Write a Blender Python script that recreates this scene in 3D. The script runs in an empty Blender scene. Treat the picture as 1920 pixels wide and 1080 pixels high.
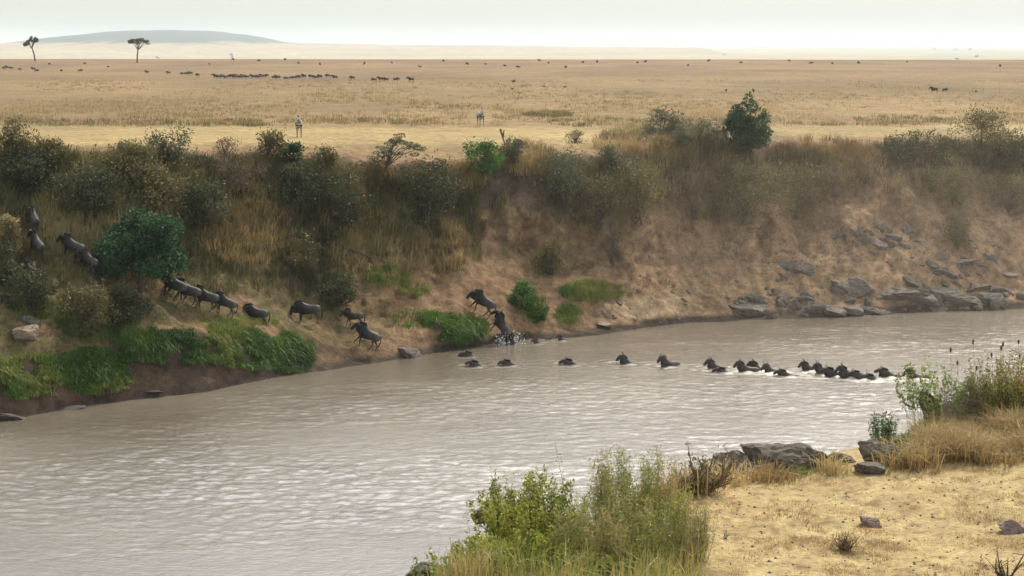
import bpy, bmesh, math, random
import numpy as np
from mathutils import Vector, Matrix
from mathutils.bvhtree import BVHTree

S = bpy.context.scene
COL = S.collection
R = math.radians
rng = np.random.default_rng(7)
random.seed(7)

# ------------------------------------------------------------------ camera
F = 3600.0                      # focal length in pixels of the 1920 px wide photograph
PITCH = math.atan(460 / F)
CZ = 20.7
cam = bpy.data.cameras.new('camera')
cam.sensor_width = 36.0
cam.lens = F / 1920 * 36.0
cam.clip_start = 0.5
cam.clip_end = 90000
cam_o = bpy.data.objects.new('camera', cam)
COL.objects.link(cam_o)
cam_o.location = (0, 0, CZ)
cam_o.rotation_euler = (R(90) - PITCH, 0, 0)
S.camera = cam_o

# ------------------------------------------------------------------ light
SUN_EL, SUN_AZ = 50, 28         # azimuth from +Y (view direction) towards +X
w = bpy.data.worlds.new('World')
S.world = w
w.use_nodes = True
nt = w.node_tree
bg = nt.nodes['Background']
sky = nt.nodes.new('ShaderNodeTexSky')
sky.sky_type = 'NISHITA'
sky.sun_disc = False
sky.sun_elevation = R(SUN_EL)
sky.sun_rotation = R(SUN_AZ)
sky.altitude = 300
sky.air_density = 1.0
sky.dust_density = 7.0
sky.ozone_density = 1.0
veil = nt.nodes.new('ShaderNodeMix'); veil.data_type = 'RGBA'; veil.blend_type = 'ADD'
veil.inputs[0].default_value = 1.0
veil.inputs[7].default_value = (4.0, 4.4, 4.0, 1)        # milky high haze over the whole sky
nt.links.new(sky.outputs[0], veil.inputs[6])
nt.links.new(veil.outputs[2], bg.inputs[0])
bg.inputs[1].default_value = 0.11
sun = bpy.data.lights.new('sun', 'SUN')
sun.energy = 2.6
sun.angle = R(0.6)
sun.color = (1.0, 0.93, 0.82)
sun_o = bpy.data.objects.new('sun', sun)
COL.objects.link(sun_o)
sd = Vector((math.sin(R(SUN_AZ)) * math.cos(R(SUN_EL)), math.cos(R(SUN_AZ)) * math.cos(R(SUN_EL)), math.sin(R(SUN_EL))))
sun_o.rotation_euler = sd.to_track_quat('Z', 'Y').to_euler()
sun_o.location = (0, 0, 200)
vs = S.view_settings
vs.view_transform = 'Standard'
vs.look = 'None'
vs.gamma = 1
vs.use_curve_mapping = False
vs.exposure = 0.36
S.cycles.volume_bounces = 1
S.cycles.transparent_max_bounces = 8
S.cycles.max_bounces = 6

# ------------------------------------------------------------------ helpers: projection
cP, sP = math.cos(PITCH), math.sin(PITCH)
def ray(px, py):
    u = (px - 960) / F; v = (540 - py) / F
    return u, cP + v * sP, -sP + v * cP
def at(px, py, Y):
    u, dy, dz = ray(px, py)
    return u / dy * Y, Y, CZ + dz / dy * Y
def on_z(px, py, z=0.0):
    u, dy, dz = ray(px, py)
    Y = (z - CZ) / dz * dy
    return u / dy * Y, Y, z

# ------------------------------------------------------------------ helpers: noise
def _h(i, j, k, s):
    n = (i * 374761393 + j * 668265263 + k * 2147483647 + s * 974634777) & 0xffffffff
    n = ((n ^ (n >> 13)) * 1274126177) & 0xffffffff
    n = ((n ^ (n >> 16)) * 2246822519) & 0xffffffff
    return ((n ^ (n >> 15)) & 0xffffff) / float(0xffffff) * 2 - 1
def vn(x, y, z=None, s=0):
    x = np.asarray(x, float); y = np.asarray(y, float)
    z = np.zeros_like(x) if z is None else np.asarray(z, float)
    xi = np.floor(x).astype(np.int64); yi = np.floor(y).astype(np.int64); zi = np.floor(z).astype(np.int64)
    q = lambda t: t * t * t * (t * (t * 6 - 15) + 10)
    fx, fy, fz = q(x - xi), q(y - yi), q(z - zi)
    r = 0
    for a in (0, 1):
        for b in (0, 1):
            for c in (0, 1):
                r = r + _h(xi + a, yi + b, zi + c, s) * (fx if a else 1 - fx) * (fy if b else 1 - fy) * (fz if c else 1 - fz)
    return r
def fbm(x, y, z=None, o=4, s=0):
    r = 0; a = 1.0; t = 0
    for k in range(o):
        f = 2.0 ** k
        r = r + a * vn(np.asarray(x) * f + 13.7 * k, np.asarray(y) * f - 7.1 * k, None if z is None else np.asarray(z) * f, s + k)
        t += a; a *= 0.5
    return r / t * 1.6

# ------------------------------------------------------------------ helpers: objects
def tag(o, label=None, cat=None, group=None, kind=None):
    if label: o['label'] = label
    if cat: o['category'] = cat
    if group: o['group'] = group
    if kind: o['kind'] = kind
    return o
def link(name, me, mat=None, parent=None):
    o = bpy.data.objects.new(name, me)
    COL.objects.link(o)
    if mat is not None and me is not None and len(me.materials) == 0:
        me.materials.append(mat)
    if parent is not None: o.parent = parent
    return o
def empty(name, loc, rot=(0, 0, 0), sc=1.0):
    o = bpy.data.objects.new(name, None)
    COL.objects.link(o)
    o.empty_display_size = 0.3
    o.location = loc; o.rotation_euler = rot; o.scale = (sc, sc, sc)
    return o
def np_mesh(name, V, Fc, attrs=None, smooth=False):
    V = np.asarray(V, np.float32); Fc = np.asarray(Fc, np.int32)
    n, k = Fc.shape
    me = bpy.data.meshes.new(name)
    me.vertices.add(len(V)); me.vertices.foreach_set('co', V.ravel())
    me.loops.add(n * k); me.loops.foreach_set('vertex_index', Fc.ravel())
    me.polygons.add(n); me.polygons.foreach_set('loop_start', np.arange(0, n * k, k, dtype=np.int32))
    if attrs:
        for nm, a in attrs.items():
            a = np.asarray(a, np.float32)
            if a.ndim == 1:
                me.attributes.new(nm, 'FLOAT', 'POINT').data.foreach_set('value', a)
            else:
                at_ = me.attributes.new(nm, 'FLOAT_COLOR', 'POINT')
                c = np.ones((len(V), 4), np.float32); c[:, :3] = a
                at_.data.foreach_set('color', c.ravel())
    me.update(calc_edges=True); me.validate()
    me.polygons.foreach_set('use_smooth', np.full(n, smooth, bool))
    return me
def grid_faces(nr, nc):
    i = np.arange(nr - 1)[:, None] * nc + np.arange(nc - 1)[None, :]
    return np.stack([i, i + 1, i + 1 + nc, i + nc], -1).reshape(-1, 4)
def copy_tree(o, parent=None):
    c = o.copy(); COL.objects.link(c)
    if parent is not None: c.parent = parent
    for ch in list(o.children): copy_tree(ch, c)
    return c

# ------------------------------------------------------------------ materials
def newmat(name):
    m = bpy.data.materials.new(name); m.use_nodes = True
    t = m.node_tree
    return m, t, t.nodes['Principled BSDF'], t.nodes['Material Output']
def N(t, typ, **kw):
    n = t.nodes.new(typ)
    for k, v in kw.items(): setattr(n, k, v)
    return n
def noise(t, scale, detail=4, rough=.55, vec=None, stretch=None):
    n = N(t, 'ShaderNodeTexNoise')
    n.inputs['Scale'].default_value = scale; n.inputs['Detail'].default_value = detail; n.inputs['Roughness'].default_value = rough
    tc = N(t, 'ShaderNodeTexCoord')
    src = tc.outputs['Object']
    if stretch:
        mp = N(t, 'ShaderNodeMapping'); mp.inputs['Scale'].default_value = stretch
        t.links.new(src, mp.inputs[0]); src = mp.outputs[0]
    t.links.new(src, n.inputs['Vector'])
    return n.outputs['Fac']
def ramp(t, src, stops):
    r = N(t, 'ShaderNodeValToRGB')
    el = r.color_ramp.elements
    while len(el) < len(stops): el.new(0.5)
    for e, (p, c) in zip(el, stops):
        e.position = p; e.color = (*c, 1) if len(c) == 3 else c
    t.links.new(src, r.inputs[0])
    return r.outputs[0]
def mul(t, a, b, fac=1.0, mode='MULTIPLY'):
    m = N(t, 'ShaderNodeMix', data_type='RGBA', blend_type=mode)
    m.inputs[0].default_value = fac
    for s, i in ((a, 6), (b, 7)):
        if isinstance(s, tuple): m.inputs[i].default_value = (*s, 1)
        else: t.links.new(s, m.inputs[i])
    return m.outputs[2]
def bump(t, p, h, strength, dist):
    b = N(t, 'ShaderNodeBump'); b.inputs['Strength'].default_value = strength; b.inputs['Distance'].default_value = dist
    t.links.new(h, b.inputs['Height']); t.links.new(b.outputs[0], p.inputs['Normal'])
    return b
def leaf_mat(name, ca, cb, trans=.35, rough=.55, spec=.3, cc=None):
    m, t, p, o = newmat(name)
    a = N(t, 'ShaderNodeAttribute', attribute_name='rnd')
    stops = [(0.0, ca), (1.0, cb)] if cc is None else [(0.0, ca), (.55, cb), (1.0, cc)]
    c = ramp(t, a.outputs['Fac'], stops)
    t.links.new(c, p.inputs['Base Color'])
    p.inputs['Roughness'].default_value = rough
    p.inputs['Specular IOR Level'].default_value = spec
    tr = N(t, 'ShaderNodeBsdfTranslucent'); t.links.new(c, tr.inputs[0])
    mx = N(t, 'ShaderNodeMixShader'); mx.inputs[0].default_value = trans
    t.links.new(p.outputs[0], mx.inputs[1]); t.links.new(tr.outputs[0], mx.inputs[2])
    t.links.new(mx.outputs[0], o.inputs[0])
    return m
M = {}
M['dark']   = leaf_mat('dark_green_leaf', (.028, .034, .013), (.105, .105, .04))
M['deep']   = leaf_mat('deep_green_leaf', (.008, .03, .012), (.05, .12, .035))
M['olive']  = leaf_mat('olive_leaf', (.07, .063, .022), (.23, .185, .07))
M['grey']   = leaf_mat('grey_green_leaf', (.065, .07, .036), (.16, .155, .08))
M['bright'] = leaf_mat('bright_green_leaf', (.03, .09, .015), (.10, .20, .035))
M['brown']  = leaf_mat('brown_twig_leaf', (.09, .06, .04), (.21, .145, .085))
M['straw']  = leaf_mat('straw_blade', (.17, .11, .045), (.46, .32, .14))
M['mixed']  = leaf_mat('mixed_blade', (.08, .076, .028), (.22, .185, .075), cc=(.42, .325, .15))
M['turf']   = leaf_mat('turf_blade', (.028, .065, .010), (.095, .175, .024), cc=(.24, .25, .055))
M['gold']   = leaf_mat('gold_blade', (.29, .19, .075), (.55, .42, .20))
M['yleaf']  = leaf_mat('yellow_green_leaf', (.09, .15, .02), (.32, .36, .07))
M['fgleaf'] = leaf_mat('foreground_leaf', (.06, .085, .010), (.24, .26, .03), cc=(.52, .48, .10))
M['wisp']   = leaf_mat('wispy_leaf', (.14, .18, .03), (.30, .29, .075), cc=(.44, .31, .14))
M['red']    = leaf_mat('reddish_leaf', (.10, .13, .025), (.27, .25, .06), cc=(.42, .24, .10))
M['dead']   = leaf_mat('dead_twig', (.16, .12, .08), (.42, .36, .27), trans=.1)

def solid(name, ca, cb, scale, rough=.8, bs=.3, bd=.02, spec=.3):
    m, t, p, o = newmat(name)
    n = noise(t, scale, 6, .6)
    t.links.new(ramp(t, n, [(.3, ca), (.7, cb)]), p.inputs['Base Color'])
    p.inputs['Roughness'].default_value = rough
    p.inputs['Specular IOR Level'].default_value = spec
    bump(t, p, n, bs, bd)
    return m
M['bark']  = solid('bark', (.05, .036, .026), (.13, .10, .075), 6)
M['rock']  = solid('grey_rock', (.075, .062, .049), (.205, .172, .138), 1.9, .85, .9, .16)
M['rockb'] = solid('brown_rock', (.05, .04, .032), (.19, .155, .125), 5, .85, .9, .06)
M['rockd'] = solid('wet_dark_rock', (.025, .02, .016), (.075, .06, .048), 4, .6, .8, .06)
M['brownwood'] = solid('dry_wood', (.11, .072, .042), (.25, .17, .10), 8)
M['rockp'] = solid('purplish_rock', (.13, .09, .078), (.27, .20, .175), 6, .85, .7, .03)
M['rockt'] = solid('tan_rock', (.17, .12, .08), (.32, .245, .17), 3, .8, .4, .05)
def hide(name, fore, rump, rough):
    m, t, p, o = newmat(name)
    tc = N(t, 'ShaderNodeTexCoord'); sx = N(t, 'ShaderNodeSeparateXYZ'); t.links.new(tc.outputs['Object'], sx.inputs[0])
    mr = N(t, 'ShaderNodeMapRange'); mr.inputs[1].default_value = -.75; mr.inputs[2].default_value = .5; t.links.new(sx.outputs[0], mr.inputs[0])
    n = noise(t, 4, 5, .6)
    c = mul(t, ramp(t, mr.outputs[0], [(0, rump), (.45, tuple(.6 * a + .4 * b for a, b in zip(fore, rump))), (.8, fore)]), ramp(t, n, [(.3, (.65, .65, .65)), (.7, (1.3, 1.3, 1.3))]))
    t.links.new(c, p.inputs['Base Color']); p.inputs['Roughness'].default_value = rough; p.inputs['Specular IOR Level'].default_value = .22
    bump(t, p, n, .2, .02)
    return m
M['hide']  = hide('dark_hide', (.022, .018, .016), (.085, .075, .066), .55)
M['hideb'] = hide('brown_hide', (.045, .030, .021), (.10, .07, .05), .65)
M['wet']   = hide('wet_hide', (.060, .048, .038), (.12, .098, .078), .55)
M['herd']  = hide('hazed_hide', (.085, .066, .056), (.14, .115, .10), .7)  # distant herd's coat, paled to put the haze into its colour
M['hair']  = solid('black_hair', (.010, .009, .008), (.03, .026, .024), 12, .7)
M['horn']  = solid('horn', (.05, .045, .04), (.13, .12, .11), 9, .45)
m, t, p, o = newmat('zebra_coat')
a = N(t, 'ShaderNodeAttribute', attribute_name='stripe')
t.links.new(ramp(t, a.outputs['Fac'], [(.42, (.035, .028, .024)), (.58, (.46, .40, .345))]), p.inputs['Base Color'])
p.inputs['Roughness'].default_value = .6
M['zebra'] = m

def ground_mat(name, fine, detail_amp=.5, bd=.12):
    m, t, p, o = newmat(name)
    a = N(t, 'ShaderNodeAttribute', attribute_name='Col')
    n1 = noise(t, fine, 6, .65)
    n2 = noise(t, fine * .13, 4, .5)
    lo, hi = 1 - detail_amp, 1 + detail_amp
    c = mul(t, a.outputs['Color'], ramp(t, n1, [(.3, (lo, lo, lo)), (.7, (hi, hi, hi))]))
    n4 = noise(t, fine * 3.3, 5, .7)
    c = mul(t, c, ramp(t, n4, [(.35, (.72, .70, .68)), (.62, (1.12, 1.12, 1.12))]), .8)
    c = mul(t, c, ramp(t, n2, [(.3, (.82, .80, .78)), (.7, (1.15, 1.15, 1.12))]))
    t.links.new(c, p.inputs['Base Color'])
    p.inputs['Roughness'].default_value = .9
    p.inputs['Specular IOR Level'].default_value = .15
    n3 = noise(t, fine * 4.5, 4, .7)
    ad = N(t, 'ShaderNodeMath', operation='MULTIPLY_ADD'); ad.inputs[1].default_value = .35
    t.links.new(n3, ad.inputs[0]); t.links.new(n1, ad.inputs[2])
    bump(t, p, ad.outputs[0], .9, bd * 1.4)
    return m
M['bank'] = ground_mat('bank_soil', 1.6)
M['near'] = ground_mat('dry_turf', 9.0, .34, .02)
M['valley'] = ground_mat('valley_grass', .004, .12, .5)
M['hill'] = ground_mat('hill_wood', .012, .3, 3)

# ------------------------------------------------------------------ far bank and plain
KN = {  # px: waterline py, then (py, distance) of lip, terrace, cliff foot, cliff middle, cliff top, plateau start
    0:    (790, (690, 106), (590, 110), (500, 114.5), (390, 119), (282, 124), (268, 131)),
    200:  (755, (657, 111.3), (580, 114), (500, 117), (390, 120), (286, 124.5), (268, 132)),
    400:  (730, (625, 115.6), (592, 118.5), (530, 121), (400, 126), (288, 131), (268, 137)),
    570:  (695, (640, 122.5), (605, 125), (545, 128), (410, 132), (292, 136), (268, 143)),
    700:  (680, (650, 125), (590, 128.5), (500, 132), (400, 135), (300, 138), (272, 146)),
    850:  (658, (602, 130), (555, 133), (480, 137), (390, 139.5), (305, 142), (276, 149)),
    950:  (643, (615, 133.3), (545, 136.5), (480, 140), (390, 143), (300, 145.5), (272, 152)),
    1100: (628, (585, 137.5), (530, 140), (480, 143.5), (385, 146.5), (287, 149.5), (265, 155)),
    1300: (605, (580, 143.5), (520, 146), (450, 149), (350, 152), (262, 155), (240, 162)),
    1500: (595, (570, 146), (500, 149), (430, 152), (345, 155), (270, 158), (250, 165)),
    1700: (587, (555, 148.7), (480, 151), (410, 154), (335, 157.5), (265, 161), (248, 168)),
    1920: (580, (555, 151), (480, 154), (405, 157), (330, 161), (262, 164), (248, 171)),
}
xs = sorted(KN)
kY = []; kZ = []; kA = []
for px in xs:
    k = KN[px]
    row = [on_z(px, k[0])] + [at(px, py, Y) for py, Y in k[1:]]
    kY.append([q[1] for q in row]); kZ.append([q[2] for q in row]); kA.append([q[0] / q[1] for q in row])
kY, kZ, kA = map(np.array, (kY, kZ, kA))
def extend(px, dY, sgn):
    i = 0 if sgn < 0 else -1
    return kY[i] + dY, kZ[i], np.full(7, (px - 960) / F)
l2 = extend(-2000, -38, -1); l1 = extend(-700, -15, -1); r1 = extend(2700, 9, 1); r2 = extend(4200, 22, 1)
KX = np.array([-2000, -700] + xs + [2700, 4200], float)
KY = np.vstack([l2[0], l1[0], kY, r1[0], r2[0]])
KZ = np.vstack([l2[1], l1[1], kZ, r1[1], r2[1]])
KA = np.vstack([l2[2], l1[2], kA, r1[2], r2[2]])
cols = np.concatenate([np.arange(-2000, -60, 40), np.arange(-60, 1981, 4), np.arange(1990, 4200, 45)]).astype(float)
nc = len(cols)
def across(tab):
    out = np.stack([np.interp(cols, KX, tab[:, j]) for j in range(tab.shape[1])], 1)
    inn = (cols >= -60) & (cols <= 1980)
    k = np.exp(-np.linspace(-2, 2, 21) ** 2); k /= k.sum()
    for j in range(out.shape[1]):
        pad = np.pad(out[inn, j], 10, mode='edge')
        out[inn, j] = np.convolve(pad, k, 'valid')
    return out
cY, cZ, cA = across(KY), across(KZ), across(KA)
# rows along each profile
steps = [8, 16, 16, 18, 26, 26, 14]
rowsY = []; rowsZ = []; rowsA = []; stage = []
y0, z0, a0 = cY[:, 0] - 2.5, np.full(nc, -1.6), cA[:, 0]
prev = (y0, z0, a0)
for j in range(7):
    cur = (cY[:, j], cZ[:, j], cA[:, j])
    for q in range(steps[j]):
        f = q / steps[j]
        rowsY.append(prev[0] * (1 - f) + cur[0] * f); rowsZ.append(prev[1] * (1 - f) + cur[1] * f)
        rowsA.append(prev[2] * (1 - f) + cur[2] * f); stage.append(j + f)
    prev = cur
NP = 150
for q in range(NP + 1):
    f = q / NP
    Y = cY[:, 6] * (900 / cY[:, 6]) ** f
    zt = CZ - 7.7 + 0.2 * np.clip((cols - 900) / -900, -1, 1)
    g = np.clip(f / .18, 0, 1); g = g * g * (3 - 2 * g)
    rowsY.append(Y); rowsZ.append(cZ[:, 6] * (1 - g) + zt * g); rowsA.append(cA[:, 6]); stage.append(7 + f)
for Y, z in ((950, 12.4), (1100, 6), (1350, -8), (1700, -34)):
    rowsY.append(np.full(nc, float(Y))); rowsZ.append(np.full(nc, float(z))); rowsA.append(cA[:, 6]); stage.append(8.5)
Yg, Zg, Ag = np.array(rowsY), np.array(rowsZ), np.array(rowsA)
st = np.array(stage)[:, None] * np.ones((1, nc))
for _ in range(3):                         # soften the creases of the profile
    for G in (Yg, Zg):
        m_ = (st[1:-1] > 1.3) & (st[1:-1] < 7.6)
        G[1:-1] = np.where(m_, .25 * G[:-2] + .5 * G[1:-1] + .25 * G[2:], G[1:-1])
Xg = Ag * Yg
bell = lambda s, c, w_: np.exp(-((s - c) / w_) ** 2)
cl = np.clip((st - 3.0) / .6, 0, 1) * np.clip((6.1 - st) / .8, 0, 1)
gul = fbm(Xg * .22, Zg * .10, None, 4, 3)
Yg = Yg + cl * (gul * 1.5 + .5 * fbm(Xg * .9, Zg * .6, None, 4, 9))
tr = np.clip((st - 1.1) / .3, 0, 1) * np.clip((3.6 - st) / .6, 0, 1)
Zg = Zg + tr * (.32 * fbm(Xg * .35, Yg * .35, None, 4, 21) + .08 * fbm(Xg * 1.7, Yg * 1.7, None, 3, 25))
pl = np.clip((st - 6.0) / 1.0, 0, 1)
Zg = Zg + pl * .10 * fbm(Xg * .12, Yg * .12, None, 4, 31) * np.clip((900 - Yg) / 300, 0, 1)
sh = np.clip(1 - np.abs(st - 1.0) / .5, 0, 1)
Yg = Yg + sh * (.9 * fbm(Xg * .18, Xg * 0 + 3.3, None, 4, 41))
rs = np.clip((st - 1.6) / .4, 0, 1) * np.clip((5.2 - st) / .5, 0, 1)
Zg = Zg + rs * .16 * (1 - 2 * np.abs(fbm(Xg * .8, Yg * .8, Zg * .5, 4, 57)))
Yg = Yg + rs * .35 * (1 - 2 * np.abs(fbm(Xg * .45, Zg * .16, None, 3, 58)))
upc = np.clip((st - 3.2) / .3, 0, 1) * np.clip((6.3 - st) / .3, 0, 1)
Zg = Zg + upc * .25 * fbm(Xg * .7, Yg * .7, Zg * .7, 4, 51)
Xg = Xg + cl * .3 * fbm(Xg * .5, Zg * .5, Yg * .2, 3, 55)
nr = len(stage)
# image position of each vertex, for choosing the soil and its painted shade
def to_px(X, Y, Z):
    dy = cP * Y - sP * (Z - CZ); up = sP * Y + cP * (Z - CZ)
    return 960 + F * X / dy, 540 - F * up / dy
PX, PY = to_px(Xg, Yg, Zg)
n1 = fbm(Xg * .25, Yg * .25, Zg * .25, 5, 61) * .5 + .5
n2 = fbm(Xg * .9, Yg * .9, Zg * .9, 4, 67) * .5 + .5
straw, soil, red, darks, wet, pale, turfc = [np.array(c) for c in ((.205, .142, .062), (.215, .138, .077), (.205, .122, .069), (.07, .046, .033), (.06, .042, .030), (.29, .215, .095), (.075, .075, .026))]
def lay(c, d, m_): return c * (1 - m_[..., None]) + d * m_[..., None]
C = np.zeros(Xg.shape + (3,)) + soil
C = lay(C, red, np.clip(n1 * 1.4 - .2, 0, 1))
C = lay(C, np.array((.29, .19, .112)), np.clip((PX - 1000) / 300, 0, 1) * np.clip(.35 + n2, 0, 1) * np.clip((4.6 - st) / .8, 0, 1))
C = lay(C, turfc, np.clip((850 - PX) / 300, 0, 1) * np.clip(n2 * 1.6 - .1, 0, 1) * np.clip((6 - st), 0, 1) * np.clip(st - 1.2, 0, 1) * .8)
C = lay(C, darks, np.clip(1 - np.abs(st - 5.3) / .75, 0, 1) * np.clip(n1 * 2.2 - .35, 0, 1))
C = lay(C, darks, np.clip((680 - PX) / 100, 0, 1) * np.clip((2.15 - st) / .2, 0, 1) * .8)  # dark soil, with the shade under the turf painted into its colour
C = lay(C, np.array((.33, .24, .15)), np.clip(1.3 - ((PX - 1225) / 95) ** 2 - ((PY - 578) / 26) ** 2 + .8 * (n2 - .5), 0, 1) * .8 * (st < 4))
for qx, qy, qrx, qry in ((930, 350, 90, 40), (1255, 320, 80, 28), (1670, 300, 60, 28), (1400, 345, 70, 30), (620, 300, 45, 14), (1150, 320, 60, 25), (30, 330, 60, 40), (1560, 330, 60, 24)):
    C = lay(C, darks, np.clip(1.5 - ((PX - qx) / qrx) ** 2 - ((PY - qy) / qry) ** 2 + .7 * (n2 - .5), 0, 1) * (st < 6.2) * .85)  # dark topsoil patches that also paint in the shade of recesses and overhangs
C = lay(C, straw, np.clip((st - 6.0) / .5, 0, 1) * np.clip(.6 + n2, 0, 1))
pm = np.clip((st - 6.4) / .3, 0, 1) * np.clip((PY - (238 - .008 * np.abs(PX - 700))) / 6, 0, 1) * np.clip((275 - PY) / 8, 0, 1)
C = lay(C, pale, pm * np.clip(.55 + n1 * .6, 0, 1))
far = np.clip((Yg - 180) / 500, 0, 1)
C = lay(C, np.array((.195, .125, .07)), far * .85 * np.clip(.4 + n1, 0, 1))
big = fbm(Xg / 26, Yg / 60, None, 4, 69)
C = C * (1 + (.22 * np.clip(big, -1, 1) * np.clip((st - 6.3) / .5, 0, 1))[..., None] * np.array((1, 1, .9)))
C = lay(C, wet, np.clip((.45 + .3 * n1 - Zg) / .3, 0, 1))
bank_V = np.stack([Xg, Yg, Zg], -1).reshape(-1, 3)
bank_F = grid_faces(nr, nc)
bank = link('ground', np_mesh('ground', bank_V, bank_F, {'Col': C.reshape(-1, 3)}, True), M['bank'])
tag(bank, kind='structure')
bvh_far = BVHTree.FromPolygons(bank_V.tolist(), bank_F.tolist())
CAM = Vector((0, 0, CZ))
def hit(px, py, bvh=None):
    d = Vector(ray(px, py)).normalized()
    h = (bvh or bvh_far).ray_cast(CAM, d)
    return h[0]
def drop(x, y, bvh=None):
    h = (bvh or bvh_far).ray_cast(Vector((x, y, 60)), Vector((0, 0, -1)))
    return h[0]

# ------------------------------------------------------------------ valley and hill beyond the plain
vr = np.concatenate([np.linspace(1250, 4000, 30), np.geomspace(4200, 30000, 40)])
va = np.linspace(-.75, .75, 120)
VX = va[None, :] * vr[:, None]; VY = vr[:, None] * np.ones((1, 120))
VZ = -34 + 6 * fbm(VX / 900, VY / 900, None, 3, 71) - np.clip(30000 - VY, 0, 1) * 0
VC = np.zeros(VX.shape + (3,)) + np.array((.36, .28, .13))
VC = lay(VC, np.array((.20, .19, .10)), np.clip(fbm(VX / 700, VY / 2500, None, 4, 75) * 1.2 - .1, 0, 1) * .6)
valley = link('valley_plain', np_mesh('valley_plain', np.stack([VX, VY, VZ], -1).reshape(-1, 3), grid_faces(len(vr), 120), {'Col': VC.reshape(-1, 3)}, True), M['valley'])
tag(valley, kind='structure')
HD = 9500.0
hx = np.linspace(-1, 1, 160); hy = np.linspace(-1, 1, 60)
HX, HY = np.meshgrid(hx, hy)
ridge_px = np.array([-700, -200, 0, 60, 95, 130, 170, 220, 260, 330, 400, 450, 490, 520, 640, 900, 1300])
ridge_py = np.array([86, 84, 83, 81, 78, 71, 66, 61, 58, 56, 59, 64, 71, 79, 83, 86, 90])
hp = 300 + HX * 1000
crest = CZ + (80 - np.interp(hp, ridge_px, ridge_py)) / F * HD
prof = np.clip(1 - np.abs(HY), 0, 1); prof = prof * prof * (3 - 2 * prof)
HZ = -45 + (crest + 45) * prof + 3 * fbm(HX * 30, HY * 12, None, 3, 81) * prof
HWX = (hp - 960) / F * HD; HWY = HD + HY * 3300
HC = np.zeros(HX.shape + (3,)) + np.array((.36, .27, .14))
HC = lay(HC, np.array((.02, .03, .03)), np.clip((HZ - 14 + 8 * fbm(HX * 40, HY * 20, None, 3, 85)) / 12, 0, 1))
hill = link('hill', np_mesh('hill', np.stack([HWX, HWY, HZ], -1).reshape(-1, 3), grid_faces(60, 160), {'Col': HC.reshape(-1, 3)}, True), M['hill'])
tag(hill, kind='structure')

# ------------------------------------------------------------------ near bank
EX = np.array([-60, -40, -12, -6, -1.0, 2, 4, 7.3, 10, 13, 20, 40, 80], float)
EY = np.array([4, 8, 20, 27, 33.0, 38, 42, 44.5, 47.5, 51, 58, 72, 95], float)
nx = np.concatenate([np.arange(-60, -6, 1.2), np.arange(-6, 18, .14), np.arange(18, 32, .22), np.arange(32, 80, 1.2)])
ny = np.concatenate([np.arange(-40, 28, 1.5), np.arange(28, 62, .16), np.arange(62, 112, 1.2)])
GX, GY = np.meshgrid(nx, ny)
edge = np.interp(GX, EX, EY) + .5 * fbm(GX * .5, GX * 0 + 1, None, 3, 91)
GZ = 11.2 + .2 * np.clip(34 - GY, 0, 60) + .06 * fbm(GX * .6, GY * .6, None, 5, 93) + .25 * fbm(GX * .12, GY * .12, None, 2, 95)
GZ = GZ + .35 * np.clip((GX - 9.5) / 4, 0, 1) * np.clip((GY - 42) / 5, 0, 1)
ov = np.clip(GY - edge, 0, 40)
GZ = np.maximum(GZ - 1.25 * np.maximum(0, ov - .25 * (1 - np.exp(-ov))) - .2 * ov * fbm(GX * .4, GY * .4, None, 3, 97), -2.5)
gn = fbm(GX * .8, GY * .8, None, 5, 99) * .5 + .5
gn2 = fbm(GX * .22, GY * .22, None, 3, 101) * .5 + .5
NC = np.zeros(GX.shape + (3,)) + np.array((.37, .285, .14))
NC = lay(NC, np.array((.27, .18, .075)), np.clip(gn * 1.6 - .6, 0, 1) * .4)
NC = lay(NC, np.array((.36, .20, .085)), np.clip((5.5 - GX) / 2.5, 0, 1) * np.clip(gn2 * 1.6 - .2, 0, 1) * .7)
fl = fbm(GX * 6.0, GY * 4.0, None, 4, 103)
NC = lay(NC, np.array((.17, .105, .05)), np.clip(fl * 2.2 - .75, 0, 1) * .8)
NC = lay(NC, np.array((.45, .35, .16)), np.clip(-fl * 2.0 - .7, 0, 1) * .7)
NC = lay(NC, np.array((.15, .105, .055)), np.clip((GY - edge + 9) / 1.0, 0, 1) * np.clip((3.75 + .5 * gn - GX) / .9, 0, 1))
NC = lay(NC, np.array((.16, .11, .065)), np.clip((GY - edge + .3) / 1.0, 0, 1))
near_V = np.stack([GX, GY, GZ], -1).reshape(-1, 3)
near_F = grid_faces(len(ny), len(nx))
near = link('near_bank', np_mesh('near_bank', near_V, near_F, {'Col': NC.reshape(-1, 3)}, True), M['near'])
tag(near, kind='structure')
bvh_near = BVHTree.FromPolygons(near_V.tolist(), near_F.tolist())

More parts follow.
